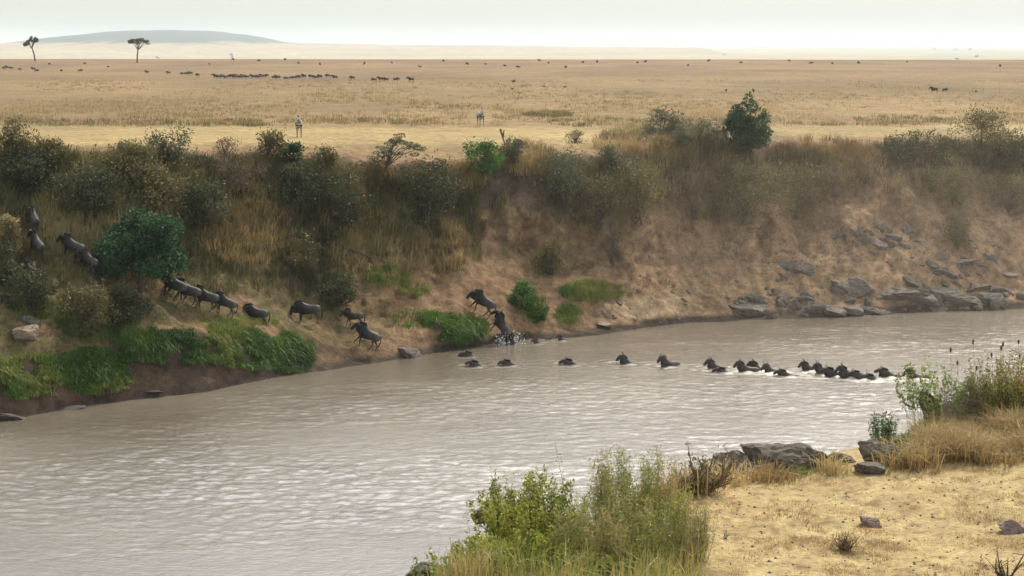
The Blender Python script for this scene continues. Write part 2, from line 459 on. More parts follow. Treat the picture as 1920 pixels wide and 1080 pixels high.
# ------------------------------------------------------------------ swimmers' places (also drive the foam)
SWIM = [  # px, py of the waterline, yaw (deg), depth below the surface, head pitch variant, size, label
    (893, 686, 184, 1.27, 0, 'wildebeest swimming low at the left end of the line, head and thin back showing'),
    (957, 684, 176, 1.24, 0, 'wildebeest swimming second from the left, just below the bank where others climb out'),
    (1072, 683, 180, 1.25, 0, 'wildebeest swimming alone, third from the left in the line, head low'),
    (1172, 681, 178, 1.13, 1, 'wildebeest swimming with raised horned head and smooth sloping back, fourth from the left'),
    (1247, 686, 222, .95, 1, 'wildebeest riding high in the water, half turned to the near bank, fifth from the left'),
    (1336, 690, 200, 1.10, 1, 'wildebeest with raised head just ahead of a low wet back, left of the small huddle'),
    (1356, 697, 180, 1.36, 0, 'low wet wildebeest back barely breaking the water behind the sixth raised head'),
    (1393, 696, 190, .98, 1, 'broad headed wildebeest leading the small huddle near the middle of the river'),
    (1418, 693, 184, 1.12, 1, 'wildebeest half hidden behind the broad headed one leading the small huddle'),
    (1443, 697, 205, 1.10, 1, 'wildebeest with upright horns swimming at the rear of the small huddle'),
    (1472, 704, 180, 1.25, 0, 'long flat wildebeest back low in the water behind the upright horned one'),
    (1514, 694, 185, 1.08, 1, 'leftmost head of the packed group of swimming wildebeest'),
    (1538, 700, 190, 1.02, 1, 'second wildebeest in the packed group, pressed against the leftmost head'),
    (1560, 705, 186, 1.05, 0, 'wildebeest in the middle of the packed group with its flank awash'),
    (1584, 707, 184, .95, 1, 'largest dark wildebeest in the packed group, standing highest out of the water'),
    (1612, 709, 180, 1.12, 0, 'rearmost wildebeest of the packed group with foam along its flank'),
    (1636, 711, 182, 1.33, 0, 'low wet wildebeest head just behind the packed group'),
    (1662, 706, 185, 1.12, 0, 'wildebeest swimming alone between the packed group and the leafy sapling'),
    (1712, 708, 195, 1.05, 1, 'wildebeest partly hidden by the yellow green sapling on the near bank'),
    (882, 667, 178, 1.33, 0, 'dark wildebeest wading low beside the tall green bank grass'),
    (1003, 643, 200, 1.33, 1, 'small head in the water just right of the wildebeest climbing out'),
    (1050, 637, 175, 1.36, 1, 'small head in the shallows below the green tufted mound'),
]
swim_xyz = [on_z(q[0], q[1]) for q in SWIM]

# ------------------------------------------------------------------ river
wc = np.concatenate([np.arange(-2600, -60, 60), np.arange(-60, 1981, 4), np.arange(1990, 4000, 60)]).astype(float)
wY = np.concatenate([np.arange(8, 70, 2.5), np.arange(70, 100, .13), np.arange(100, 160, .19), np.arange(160, 190, 2)])
WA = (wc - 960) / F * 1.02
WX = WA[None, :] * wY[:, None]; WY = wY[:, None] * np.ones((1, len(wc)))
wz = .024 * fbm(WX * 1.5 + .25 * WY, WY * 2.5, None, 2, 111) + .012 * vn(WX * 3.6 - .4 * WY, WY * 4.4, None, 117) + .03 * fbm(WX * .14, WY * .3, None, 2, 119)
calm = np.clip(.75 + 1.0 * fbm(WX * .05, WY * .09, None, 3, 121), .3, 1.25) * np.clip(1.15 - (WY - 80) / 110, .45, 1.1)
wz = wz * calm
for (sx, sy, _), q in zip(swim_xyz, SWIM):          # bow waves and wakes
    dx, dy_ = WX - sx, WY - sy
    r_ = np.hypot(dx + .5, dy_)
    wz += .035 * np.exp(-(r_ / 1.5) ** 2) * np.cos(r_ * 7)
    wz += .030 * np.exp(-((np.abs(dy_) - .16 * (dx + .9) - .25) / .18) ** 2) * np.clip((dx + .9) / .8, 0, 1) * np.exp(-np.clip(dx, 0, None) / 3.0)
foam = np.zeros_like(WX)
for (sx, sy, _), q in zip(swim_xyz, SWIM):
    k = .85 if q[0] > 1200 else .45
    foam += k * np.exp(-((WX - sx - .9) / 1.5) ** 2 - ((WY - sy + .7) / .9) ** 2)
for q in ((945, 642, 1.4), (690, 668, .25)):
    sx, sy, _ = on_z(q[0], q[1])
    foam += q[2] * np.exp(-((WX - sx) / .7) ** 2 - ((WY - sy) / .9) ** 2)
foam += .35 * np.exp(-((WX - 18.5) / 9) ** 2 - ((WY - 117) / 3.2) ** 2)
water = link('river', np_mesh('river', np.stack([WX, WY, wz], -1).reshape(-1, 3), grid_faces(len(wY), len(wc)), {'foam': foam.ravel()}, True))
m, t, p, o = newmat('muddy_water')
fo = N(t, 'ShaderNodeAttribute', attribute_name='foam')
fn = noise(t, 2.2, 5, .7, stretch=(.7, 1.0, 1))
ff = N(t, 'ShaderNodeMath', operation='MULTIPLY'); t.links.new(fo.outputs['Fac'], ff.inputs[0]); t.links.new(fn, ff.inputs[1])
fr = ramp(t, ff.outputs[0], [(.34, (0, 0, 0)), (.80, (1, 1, 1))])
big = noise(t, .07, 3, .5)
base = ramp(t, big, [(.35, (.135, .108, .076)), (.65, (.20, .168, .126))])
mx = N(t, 'ShaderNodeMix', data_type='RGBA')
t.links.new(fr, mx.inputs[0]); t.links.new(base, mx.inputs[6]); mx.inputs[7].default_value = (.42, .37, .30, 1)
t.links.new(mx.outputs[2], p.inputs['Base Color'])
p.inputs['Specular IOR Level'].default_value = .95
p.inputs['Roughness'].default_value = .11
p.inputs['IOR'].default_value = 2.4
wn = noise(t, 6.0, 3, .65, stretch=(.5, 1.2, 1))
bump(t, p, wn, .75, .052)
water.data.materials.append(m)
tag(water, kind='structure')

# ------------------------------------------------------------------ plants
def leaves_mesh(name, P, nrm, size, seed, aspect=.5):
    """one bent diamond per point"""
    g = np.random.default_rng(seed)
    n = len(P)
    d = g.normal(size=(n, 3)); d /= np.linalg.norm(d, axis=1)[:, None]
    d = d * .8 + nrm * .5; d /= np.linalg.norm(d, axis=1)[:, None]
    s = np.cross(d, g.normal(size=(n, 3))); s /= np.linalg.norm(s, axis=1)[:, None] + 1e-9
    L = size * g.uniform(.6, 1.35, n)[:, None]
    V = np.stack([P - d * L * .5, P + s * L * aspect * .5, P + d * L * .5, P - s * L * aspect * .5], 1).reshape(-1, 3)
    Fc = np.arange(n * 4).reshape(n, 4)
    # clumps: neighbouring leaves share a tone
    rr = np.clip(.5 + .38 * fbm(P[:, 0] * 1.3, P[:, 1] * 1.3, P[:, 2] * 1.3, 2, seed % 97) + g.normal(0, .16, n), 0, 1)
    return np_mesh(name, V, Fc, {'rnd': np.repeat(rr, 4)})
def tube(Vs, Fs, pts, rad, seg=5):
    base = len(Vs)
    pts = [Vector(q) for q in pts]
    for i, q in enumerate(pts):
        tg = (pts[min(i + 1, len(pts) - 1)] - pts[max(i - 1, 0)]).normalized()
        a = tg.orthogonal().normalized(); b = tg.cross(a)
        r = rad[i]
        for k in range(seg):
            an = 2 * math.pi * k / seg
            Vs.append(tuple(q + a * (r * math.cos(an)) + b * (r * math.sin(an))))
    for i in range(len(pts) - 1):
        for k in range(seg):
            k2 = (k + 1) % seg
            Fs.append((base + i * seg + k, base + i * seg + k2, base + (i + 1) * seg + k2, base + (i + 1) * seg + k))
def tubes_mesh(name, chains, seg=5):
    Vs, Fs = [], []
    for pts, rad in chains: tube(Vs, Fs, pts, rad, seg)
    return np_mesh(name, Vs, Fs, {'rnd': np.random.default_rng(len(Vs)).uniform(0, 1, len(Vs))}, True)
def lobes(g, w_, d_, h_, n, flat=0.0):
    """centres and radii of leaf clumps filling an uneven crown that stands on z = 0"""
    out = []
    for i in range(n):
        a = g.uniform(0, 2 * math.pi); r = math.sqrt(g.uniform(0, 1)) * .8
        z = g.uniform(.12, .92)
        taper = math.sin(math.pi * min(.98, .18 + z * .74)) ** .6
        out.append((r * math.cos(a) * w_ * .5 * taper, r * math.sin(a) * d_ * .5 * taper, z * h_, g.uniform(.15, .27) * min(w_, h_ * 1.2)))
    return out
def shrub(name, label, cat, loc, w_, h_, mat, seed, n=1100, leaf=.16, aspect=.5, group=None, nl=None, sparse=.0, up=.3, stemmat='bark'):
    g = np.random.default_rng(seed)
    root = empty(name, loc)
    tag(root, label, cat, group)
    d_ = w_ * g.uniform(.75, 1.0)
    L = lobes(g, w_, d_, h_, nl or int(12 + w_ * 4))
    P = []; Nn = []
    per = max(20, n // len(L))
    for (x, y, z, r) in L:
        q = g.normal(size=(per, 3)); q /= np.linalg.norm(q, axis=1)[:, None]
        rad = r * g.uniform(.35, 1.15 + sparse, per)[:, None] ** .7
        pp = np.array([x, y, z]) + q * rad * np.array([1, 1, .8])
        P.append(pp); Nn.append(q * .7 + np.array([0, 0, up]))
    # stray twigs' leaves break the outline
    ns = n // 16
    i = g.integers(0, len(L), ns)
    LA = np.array(L)
    q = g.normal(size=(ns, 3)); q /= np.linalg.norm(q, axis=1)[:, None]; q[:, 2] = np.abs(q[:, 2])
    P.append(LA[i, :3] + q * LA[i, 3:4] * g.uniform(1.0, 1.55, ns)[:, None]); Nn.append(q)
    P = np.vstack(P); Nn = np.vstack(Nn)
    P[:, 2] = np.abs(P[:, 2]) 
    f = link('foliage', leaves_mesh('foliage', P, Nn, leaf, seed, aspect), M[mat], root)
    f['kind'] = 'stuff'
    ch = []
    for (x, y, z, r) in L[:min(len(L), 9)]:
        b0 = (g.normal(0, .05) * w_, g.normal(0, .05) * w_, -.25)
        ch.append(([b0, (x * .35, y * .35, z * .45), (x * .8, y * .8, z * .85), (x, y, z + r * .6)], [.035 + .012 * h_, .028 + .006 * h_, .02, .008]))
    sobj = link('stem', tubes_mesh('stem', ch), M[stemmat], root); sobj['kind'] = 'stuff'
    return root

def blades(name, P, h, mat, nb=8, width=.05, spread=.35, lean=.45, seed=1, bend=True, tone=None, droop=0.0, parent=None):
    """grass tufts: P (n,3) bases, h (n,) heights"""
    g = np.random.default_rng(seed)
    P = np.asarray(P, float); n = len(P)
    h = np.broadcast_to(np.asarray(h, float), (n,))
    B = np.repeat(P, nb, 0); H = np.repeat(h, nb) * g.uniform(.55, 1.15, n * nb)
    a = g.uniform(0, 2 * math.pi, n * nb); r = np.sqrt(g.uniform(0, 1, n * nb)) * spread
    B = B + np.stack([np.cos(a) * r, np.sin(a) * r, np.full(n * nb, -.04)], 1)
    a2 = a + g.normal(0, .8, n * nb)
    ln = np.abs(g.normal(0, lean, n * nb))
    D = np.stack([np.cos(a2), np.sin(a2), 0 * a2], 1)
    a3 = g.uniform(0, 2 * math.pi, n * nb)
    W = np.stack([np.cos(a3), np.sin(a3), 0 * a3], 1) * (width * g.uniform(.6, 1.3, n * nb) * .5)[:, None]
    up = np.array([0, 0, 1.0])
    mid = B + (D * (ln * .35)[:, None] + up) * (H * .55)[:, None]
    tip = B + (D * ln[:, None] * 1.0 + up * (1 - .25 * ln - droop * ln)[:, None]) * H[:, None]
    tn = g.uniform(0, 1, n) if tone is None else np.clip(tone, 0, 1)
    rr = np.clip(np.repeat(tn, nb) * .78 + g.uniform(0, .22, n * nb), 0, 1)
    if bend:
        V = np.stack([B - W, B + W, mid + W * .75, mid - W * .75, tip], 1).reshape(-1, 3)
        i = np.arange(n * nb)[:, None] * 5
        Fc = np.concatenate([i + np.array([[0, 1, 2]]), i + np.array([[0, 2, 3]]), i + np.array([[3, 2, 4]])], 0)
        me = np_mesh(name, V, Fc, {'rnd': np.repeat(rr, 5)})
    else:
        V = np.stack([B - W, B + W, tip], 1).reshape(-1, 3)
        me = np_mesh(name, V, np.arange(n * nb * 3).reshape(-1, 3), {'rnd': np.repeat(rr, 3)})
    return link(name, me, M[mat], parent)

def spots(regs, bvh=None, seed=1):
    """regs: (px, py, rx, ry, count) ellipses on the photograph -> points on the ground there"""
    g = np.random.default_rng(seed)
    out = []
    for (cx, cy, rx, ry, n) in regs:
        a = g.uniform(0, 2 * math.pi, n); r = np.sqrt(g.uniform(0, 1, n))
        for x, y in zip(cx + rx * r * np.cos(a), cy + ry * r * np.sin(a)):
            h = hit(x, y, bvh)
            if h is not None: out.append(tuple(h))
    return np.array(out)

def rect_spots(x0, x1, y0, y1, n, bvh=None, seed=1, keep=None):
    g = np.random.default_rng(seed)
    out = []
    for x, y in zip(g.uniform(x0, x1, n), g.uniform(y0, y1, n)):
        if keep is not None and not keep(x, y, g.uniform()): continue
        h = hit(x, y, bvh)
        if h is not None: out.append(tuple(h))
    return np.array(out)

def toned(P, s, sc=.3): return .5 + .75 * fbm(P[:, 0] * sc, P[:, 1] * sc, P[:, 2] * sc, 3, s)

# --- grass on the far bank (nobody could count it)
# tall mixed grass hanging over the cliff
def cl_keep(x, y, u):
    top = np.interp(x, xs, [KN[k][5][0] for k in xs]); foot = np.interp(x, xs, [KN[k][3][0] for k in xs])
    f = (y - top) / (foot - top)
    d = float(fbm(np.array([x * .012]), np.array([y * .02]), None, 3, 131)[0]) * .5 + .5
    lim = (1.15 if x < 900 else .74 if x < 1250 else .52)
    if f < .10 + .16 * (1 - d): return False
    want = min(1, max(.5 if x < 880 else .12, (d - .30) * 2.6)) * (1 if f < lim * .7 else max(0, 1 - (f - lim * .7) / .35))
    if 900 < x < 1010 and f > .35: want *= .12
    if 1020 < x < 1110 and f > .75: want *= .2
    if 1180 < x < 1300 and f > .6: want *= .25
    if 1620 < x < 1700 and f < .5: want *= .3
    if x > 1030: want *= .62
    return u < want
P = rect_spots(-30, 1950, 255, 560, 24000, seed=3, keep=cl_keep)
T = toned(P, 133, .22)
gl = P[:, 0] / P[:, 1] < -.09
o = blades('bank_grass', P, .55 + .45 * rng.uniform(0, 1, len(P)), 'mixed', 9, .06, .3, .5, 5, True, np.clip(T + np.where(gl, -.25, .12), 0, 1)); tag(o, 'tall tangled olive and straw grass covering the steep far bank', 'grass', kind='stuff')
# golden tufts at the brow
P = spots([(460, 440, 90, 60, 420), (660, 430, 60, 80, 220), (850, 335, 60, 26, 260), (690, 335, 50, 16, 90), (985, 300, 60, 30, 220), (1230, 270, 120, 28, 420), (1330, 320, 90, 50, 260), (1540, 290, 90, 30, 260), (1350, 380, 60, 40, 150), (1180, 340, 50, 40, 150), (820, 470, 60, 40, 160), (1600, 310, 60, 40, 160), (20, 440, 40, 50, 80)], seed=9)
o = blades('straw_grass', P, .75, 'straw', 9, .06, .3, .5, 6, True, toned(P, 141)); tag(o, 'pale golden grass tufts along the brow of the far bank', 'grass', kind='stuff')
# olive scrub grass merging the shrubs along the brow
P = spots([(60, 300, 90, 26, 320), (230, 310, 130, 26, 420), (350, 320, 70, 24, 320), (480, 320, 70, 26, 320), (590, 325, 70, 18, 220), (1240, 255, 110, 14, 240), (1320, 275, 90, 16, 220), (1760, 285, 150, 24, 240), (1880, 300, 60, 30, 140), (1060, 320, 80, 24, 240), (150, 360, 170, 40, 420)], seed=10)
P_h = .4 + .5 * rng.uniform(0, 1, len(P))
o = blades('scrub_grass', P, P_h, 'mixed', 10, .06, .35, .6, 61, True, toned(P, 149) - .1); tag(o, 'olive scrub and weeds knitting the brow of the far bank together', 'grass', kind='stuff')
# lush turf overhanging the water
TURF = [(60, 690, 80, 26, 420), (20, 720, 60, 30, 260), (170, 680, 70, 26, 520), (190, 705, 55, 30, 320), (300, 640, 80, 22, 560), (420, 635, 90, 24, 760), (520, 650, 60, 26, 640), (560, 665, 26, 34, 300), (350, 660, 120, 20, 420), (60, 718, 80, 26, 420), (170, 714, 72, 26, 420), (480, 672, 90, 22, 420), (330, 668, 90, 16, 260), (545, 680, 30, 20, 200), (860, 625, 46, 22, 300), (860, 612, 52, 26, 620), (815, 600, 26, 12, 140)]
P = spots(TURF, seed=11)
P = P[fbm(P[:, 0] * .8, P[:, 1] * .8, P[:, 2] * .8, 3, 145) > -.35]
o = blades('bank_turf', P, .24 + .26 * (fbm(P[:, 0] * .9, P[:, 1] * .9, None, 2, 146) * .5 + .5), 'turf', 14, .05, .34, .8, 7, True, toned(P, 143), droop=.45); tag(o, 'lush green turf drooping over the cut river bank', 'grass', kind='stuff')
P = spots([(725, 520, 45, 20, 160), (775, 545, 30, 14, 70), (1110, 548, 62, 20, 320), (1065, 590, 26, 18, 130), (1000, 580, 26, 26, 150), (620, 590, 60, 10, 30), (450, 605, 80, 8, 90), (180, 610, 80, 30, 200), (90, 580, 60, 30, 140), (770, 600, 40, 20, 70)], seed=13)
o = blades('terrace_grass', P, .38, 'turf', 9, .045, .26, .55, 8, True, toned(P, 147) + .25); tag(o, 'short green grass patches on the river terrace', 'grass', kind='stuff')
# dry stubble over terrace and slopes
P = rect_spots(-20, 1940, 440, 640, 5200, seed=15, keep=lambda x, y, u: u < .5 + .5 * float(vn(np.array([x * .02]), np.array([y * .03]), None, 7)[0]))
P = P[P[:, 2] > .5]
o = blades('dry_stubble', P, .16, 'straw', 6, .035, .25, .6, 10, False, toned(P, 151) - .15); tag(o, 'sparse dry stubble on the bare slopes of the far bank', 'grass', kind='stuff')
P = spots([(1320, 480, 260, 60, 420), (1650, 440, 260, 50, 420), (1000, 440, 60, 40, 90), (1180, 520, 120, 40, 120)], seed=16)
P = P[fbm(P[:, 0] * .4, P[:, 1] * .4, P[:, 2] * .4, 3, 152) > .0]
o = blades('dry_weeds', P, .3, 'brown', 9, .035, .22, .7, 11, True, toned(P, 153)); tag(o, 'small dry brown weeds scattered over the eroded right slope', 'weeds', kind='stuff')
# plain: darker tussocks over the mown looking sward
P = rect_spots(-40, 1960, 150, 236, 9000, seed=17, keep=lambda x, y, u: (abs(x - 900) > 26 or y < 205) and (abs(x - 561) > 22 or y < 222) and u < .30 + .9 * float(fbm(np.array([x * .006]), np.array([y * .05]), None, 3, 157)[0]) + (y - 150) / 240)
o = blades('plain_grass', P, .42, 'straw', 8, .07, .5, .4, 12, False, toned(P, 159, .05) * .8); tag(o, 'dry tan grass sward of the open plain', 'grass', kind='stuff')
P = spots([(1030, 215, 45, 6, 160), (470, 232, 30, 6, 60), (1150, 230, 120, 10, 160), (660, 229, 150, 5, 110), (250, 232, 240, 7, 160), (1690, 225, 100, 8, 120)], seed=19)
o = blades('tussock_grass', P, .5, 'mixed', 9, .06, .4, .4, 13, False, toned(P, 163)); tag(o, 'olive tussocks edging the pale strip of the plain', 'grass', kind='stuff')

# --- shrubs on the far bank: px, py of the base, width px, height px, kind, leaf count, label
SHR = [
 (28, 312, 85, 105, 'olive', 1300, 'tall twiggy olive shrub on the brow at the far left edge'),
 (95, 305, 70, 58, 'olive', 800, 'low olive shrub on the brow just right of the tall twiggy one'),
 (250, 335, 120, 84, 'olive', 1500, 'broad olive green shrub on the brow above the round dark tree'),
 (325, 318, 92, 92, 'grey', 1100, 'loose pale leaved shrub on the brow with twigs against the plain'),
 (168, 385, 120, 90, 'dark', 1400, 'dark shrub on the cliff above the climbing wildebeest'),
 (60, 355, 110, 70, 'dark', 1200, 'dark shaggy shrub under the tall twiggy one at left'),
 (285, 400, 150, 90, 'olive', 1600, 'wide olive shrub behind the crown of the round tree'),
 (375, 420, 110, 80, 'dark', 1300, 'dark green shrub right of the round tree crown'),
 (426, 292, 48, 44, 'brown', 420, 'small purplish brown twiggy shrub on the brow left of the first zebra'),
 (445, 350, 120, 60, 'brown', 900, 'spreading brown shrub below the purplish twigs'),
 (505, 300, 70, 66, 'olive', 700, 'twiggy olive shrub on the brow just left of the first zebra'),
 (546, 300, 50, 42, 'deep', 700, 'compact green shrub in front of the first zebra'),
 (606, 312, 60, 50, 'olive', 560, 'olive shrub on the brow just right of the first zebra'),
 (560, 385, 130, 75, 'dark', 1400, 'dark tangled shrub on the cliff under the green one by the zebra'),
 (650, 420, 100, 105, 'dark', 1200, 'dark shaggy shrub left of the feathery thorn tree foot'),
 (800, 425, 120, 120, 'dark', 1700, 'tall dark shrub on the cliff right of the feathery thorn tree'),
 (905, 325, 72, 74, 'bright', 1000, 'bright green shrub on the brow below the second zebra'),
 (963, 302, 54, 52, 'grey', 500, 'greyish shrub on the brow right of the bright green one'),
 (1060, 372, 96, 84, 'grey', 1000, 'grey green shrub hanging on the cliff in the middle'),
 (1152, 318, 74, 56, 'grey', 700, 'rounded dark grey shrub on the cliff edge right of the middle'),
 (1078, 268, 40, 32, 'brown', 300, 'small brown bush alone on the pale strip of the plain'),
 (1120, 420, 80, 90, 'olive', 900, 'olive shrub on the cliff above the stump of a broken branch'),
 (1190, 410, 110, 100, 'olive', 1200, 'loose olive shrub low on the cliff right of the middle'),
 (1240, 256, 92, 64, 'grey', 1000, 'grey green shrub on the raised brow left of the big green bush'),
 (1310, 270, 105, 58, 'grey', 1000, 'low grey green shrub touching the left side of the big green bush'),
 (1400, 405, 170, 95, 'olive', 1700, 'wide dark olive shrub mass under the big green bush'),
 (1300, 400, 100, 76, 'brown', 900, 'brown dry shrub on the cliff left below the big green bush'),
 (1490, 400, 110, 84, 'olive', 1100, 'olive shrub on the cliff right below the big green bush'),
 (1565, 372, 110, 66, 'brown', 900, 'dry brown shrub on the cliff above the pale grey rocks'),
 (1840, 300, 125, 105, 'olive', 1600, 'big olive green shrub on the brow near the right edge'),
 (1905, 310, 80, 80, 'dark', 900, 'dark shrub cut by the right edge on the brow'),
 (1715, 300, 130, 66, 'dark', 1200, 'low dark shrub on the brow left of the big olive one at right'),
 (1790, 375, 140, 60, 'olive', 1100, 'sparse olive shrub on the slope under the big olive one at right'),
 (1890, 390, 110, 60, 'olive', 900, 'faded olive shrub on the slope at the right edge'),
 (1794, 462, 56, 60, 'olive', 450, 'small olive shrub alone on the bare slope above the grey rocks'),
 (1036, 512, 74, 64, 'olive', 800, 'olive bush around a broken stump at the cliff foot'),
 (982, 572, 60, 44, 'bright', 800, 'small round bright green shrub on the sandy mound'),
 (1008, 598, 34, 34, 'turf', 350, 'small green shrub trailing below the round bright one'),
 (1150, 490, 46, 84, 'brown', 500, 'hanging dark brown roots and twigs on the bare cliff'),
 (632, 566, 84, 52, 'dark', 900, 'low dark green shrub behind the walking wildebeest'),
 (560, 520, 80, 80, 'olive', 900, 'olive shrub at the cliff foot above the standing wildebeest'),
 (60, 580, 120, 70, 'dark', 1200, 'dark shrub on the terrace at left below the climbing wildebeest'),
 (160, 612, 120, 75, 'olive', 1300, 'olive shrub on the terrace in front of the round tree trunk'),
 (235, 600, 90, 66, 'dark', 1000, 'dark shrub at the foot of the round tree beside the climbing file'),
 (12, 530, 60, 70, 'dark', 700, 'dark shrub cut by the left edge halfway up the bank'),
 (20, 470, 50, 70, 'mixed', 600, 'yellowish shrub at the left edge beside the climbing wildebeest'),
]
for i, (px, py, wp, hp_, kd, n, lb) in enumerate(SHR):
    h = hit(px, py)
    s = h.y / F
    shrub('shrub', lb, 'shrub', (h.x, h.y - .1, h.z - .2), wp * s * (1.15 if py < 345 else 1.08), hp_ * s * (.86 if py < 345 else 1.1), kd, 300 + i, int(n * 2.6), .19 if kd not in ('brown', 'mixed') else .17, .5 if kd != 'brown' else .22, 'shrubs on the far bank', stemmat='bark')

# --- trees
def tree(name, label, loc, seed, crown, limbs, mat, n, leaf, trunk_r, group=None, aspect=.5):
    """crown: list of (x, y, z, rx, rz) clumps; limbs: chains from the trunk into the clumps"""
    g = np.random.default_rng(seed)
    root = empty(name, loc); tag(root, label, 'tree', group)
    tr_ = link('trunk', tubes_mesh('trunk', [limbs[0]], 7), M['bark'], root)
    if len(limbs) > 1:
        for lm in limbs[1:]:
            link('limb', tubes_mesh('limb', [lm], 5), M['bark'], root)
    P = []; Q = []
    vol = np.array([c[3] ** 2 * c[4] for c in crown]); per = np.maximum(30, (n * vol / vol.sum()).astype(int))
    for (x, y, z, rx, rz), k in zip(crown, per):
        q = g.normal(size=(k, 3)); q /= np.linalg.norm(q, axis=1)[:, None]
        q2 = q * g.uniform(.35, 1.0, k)[:, None] ** .55
        P.append(np.array([x, y, z]) + q2 * np.array([rx, rx, rz])); Q.append(q)
    f = link('crown', leaves_mesh('crown', np.vstack(P), np.vstack(Q), leaf, seed, aspect), M[mat], root); f['kind'] = 'stuff'
    return root
def clumps(g, w_, d_, z0_, z1_, n, r0, r1, dome=True, squash=.75):
    out = []
    for i in range(n):
        a = g.uniform(0, 2 * math.pi); r = math.sqrt(g.uniform(0, 1))
        zz = g.uniform(0, 1)
        if dome: zz = zz * math.sqrt(max(0, 1 - .75 * r * r))
        out.append((r * math.cos(a) * w_ / 2, r * math.sin(a) * d_ / 2, z0_ + (z1_ - z0_) * zz, (q := g.uniform(r0, r1)), q * squash))
    return out
def limbs_to(g, cl_, th, r, k=7, lean=(0, 0)):
    out = [([(0, 0, -.4), (lean[0] * .3, lean[1] * .3, th * .5), (lean[0], lean[1], th)], [r * 1.25, r, r * .8])]
    for c in cl_[:k]:
        m_ = (lean[0] + (c[0] - lean[0]) * .5, lean[1] + (c[1] - lean[1]) * .5, th + (c[2] - th) * .62)
        out.append(([(lean[0], lean[1], th * .92), m_, (c[0], c[1], c[2])], [r * .55, r * .36, r * .12]))
    return out
# round dark tree on the left
h = hit(265, 545)
g = np.random.default_rng(41)
c = clumps(g, 5.0, 4.6, 1.5, 5.3, 60, .55, .95)
c += [(x * 1.1, y * 1.1, .9 + g.uniform(0, .9), .5, .4) for x, y, *_ in clumps(g, 5.4, 5.0, 0, 1, 16, .5, .6)]
tree('tree', 'round dome shaped dark green tree on the left bank above the climbing file', h, 41, c, limbs_to(g, c, 1.3, .16, 9), 'deep', 12000, .22, .16)
# big green bush on the right brow
h = hit(1402, 290)
g = np.random.default_rng(43)
c = clumps(g, 3.1, 2.9, .6, 4.0, 48, .5, .8) + [(.3, .1, 3.9, .6, .6), (-.5, .1, 3.7, .6, .5), (.9, .1, 3.4, .6, .55)] + [(0, 0, 4.3, .55, .6), (.15, 0, 4.75, .35, .45), (-.9, .2, 3.6, .5, .5), (1.3, 0, 2.9, .6, .6), (1.5, -.2, 1.9, .5, .5), (-1.5, 0, 2.3, .6, .55)]
tree('tree', 'tall dense green bushy tree rising above the brow right of centre', h, 43, c, limbs_to(g, c, 1.0, .13, 8), 'deep', 8500, .22, .13)
# feathery thorn tree
h = hit(718, 345)
g = np.random.default_rng(45)
c = [(-.9 + .3 * k, g.uniform(-.6, .6), 1.0 + .35 * k + g.uniform(-.15, .15), .5, .22) for k in range(8)] + [(.9 + .42 * k, g.uniform(-.6, .6), 3.0 + .13 * k - .06 * k * k + g.uniform(-.1, .1), .6, .16) for k in range(5)] + [(-.2 - .3 * k, .2, 2.6 - .35 * k, .4, .16) for k in range(4)] + [(g.uniform(0, 2.4), g.uniform(-.7, .7), g.uniform(2.1, 3.0), .45, .14) for k in range(7)]
tree('thorn_tree', 'feathery grey green thorn tree leaning right over the brow left of centre', h, 45, c, limbs_to(g, c[4:], 1.4, .09, 12, (.3, 0)), 'grey', 2600, .18, .09, aspect=.3)
# flat topped acacias far out on the plain
def acacia(px, py, hpx, wpx, label, seed, lean, split):
    h = hit(px, py); s = h.y / F
    H_, W_ = hpx * s, wpx * s
    g = np.random.default_rng(seed)
    c = []
    for k in range(26):
        a = g.uniform(0, 2 * math.pi); r = math.sqrt(g.uniform(0, 1))
        x = lean[0] + r * math.cos(a) * W_ * .45
        zz = H_ * (.93 - .16 * r * r + g.uniform(-.05, .03)) - (split * H_ * .10 if x < lean[0] - W_ * .1 else 0)
        c.append((x, r * math.sin(a) * W_ * .4, zz, W_ * .10, H_ * .055))
    tree('acacia', label, h, seed, c, limbs_to(g, c, H_ * .55, H_ * .028, 10, lean), 'dark', 1500, H_ * .06, .2, 'acacias on the plain')
acacia(66, 115, 47, 30, 'lopsided flat topped acacia standing far out on the plain at the far left', 51, (-1.2, 0), 1)
acacia(257, 117.5, 46, 48, 'umbrella shaped acacia standing on the plain below the blue hill', 52, (.5, 0), 0)
# stunted shrubs over the plain, a few pixels each
DOTS = [(92, 121), (158, 120), (115, 134), (203, 126), (392, 121), (437, 113), (485, 115), (535, 113), (683, 121), (787, 126), (832, 115), (875, 121), (910, 121), (1010, 115), (1028, 119), (1093, 118), (1060, 127), (1195, 119), (1210, 117), (1480, 115), (1520, 119), (1610, 119), (1560, 120), (1875, 125), (1700, 117), (1362, 171), (1412, 171), (1830, 173), (963, 154), (960, 168), (1020, 163), (1060, 164), (1120, 118), (1290, 124), (1330, 115), (1390, 119), (735, 119), (560, 119), (600, 122)]
for i, (px, py) in enumerate(DOTS):
    h = hit(px, py)
    if h is None: continue
    s = h.y / F
    g = np.random.default_rng(600 + i)
    shrub('plain_bush', 'tiny dark scrub bush dotted far out on the open plain', 'bush', h, g.uniform(4, 10) * s, g.uniform(2.4, 4.5) * s, 'olive' if i % 3 else 'brown', 600 + i, 90, 2.2 * s, .6, 'scrub dotted over the plain', 6)
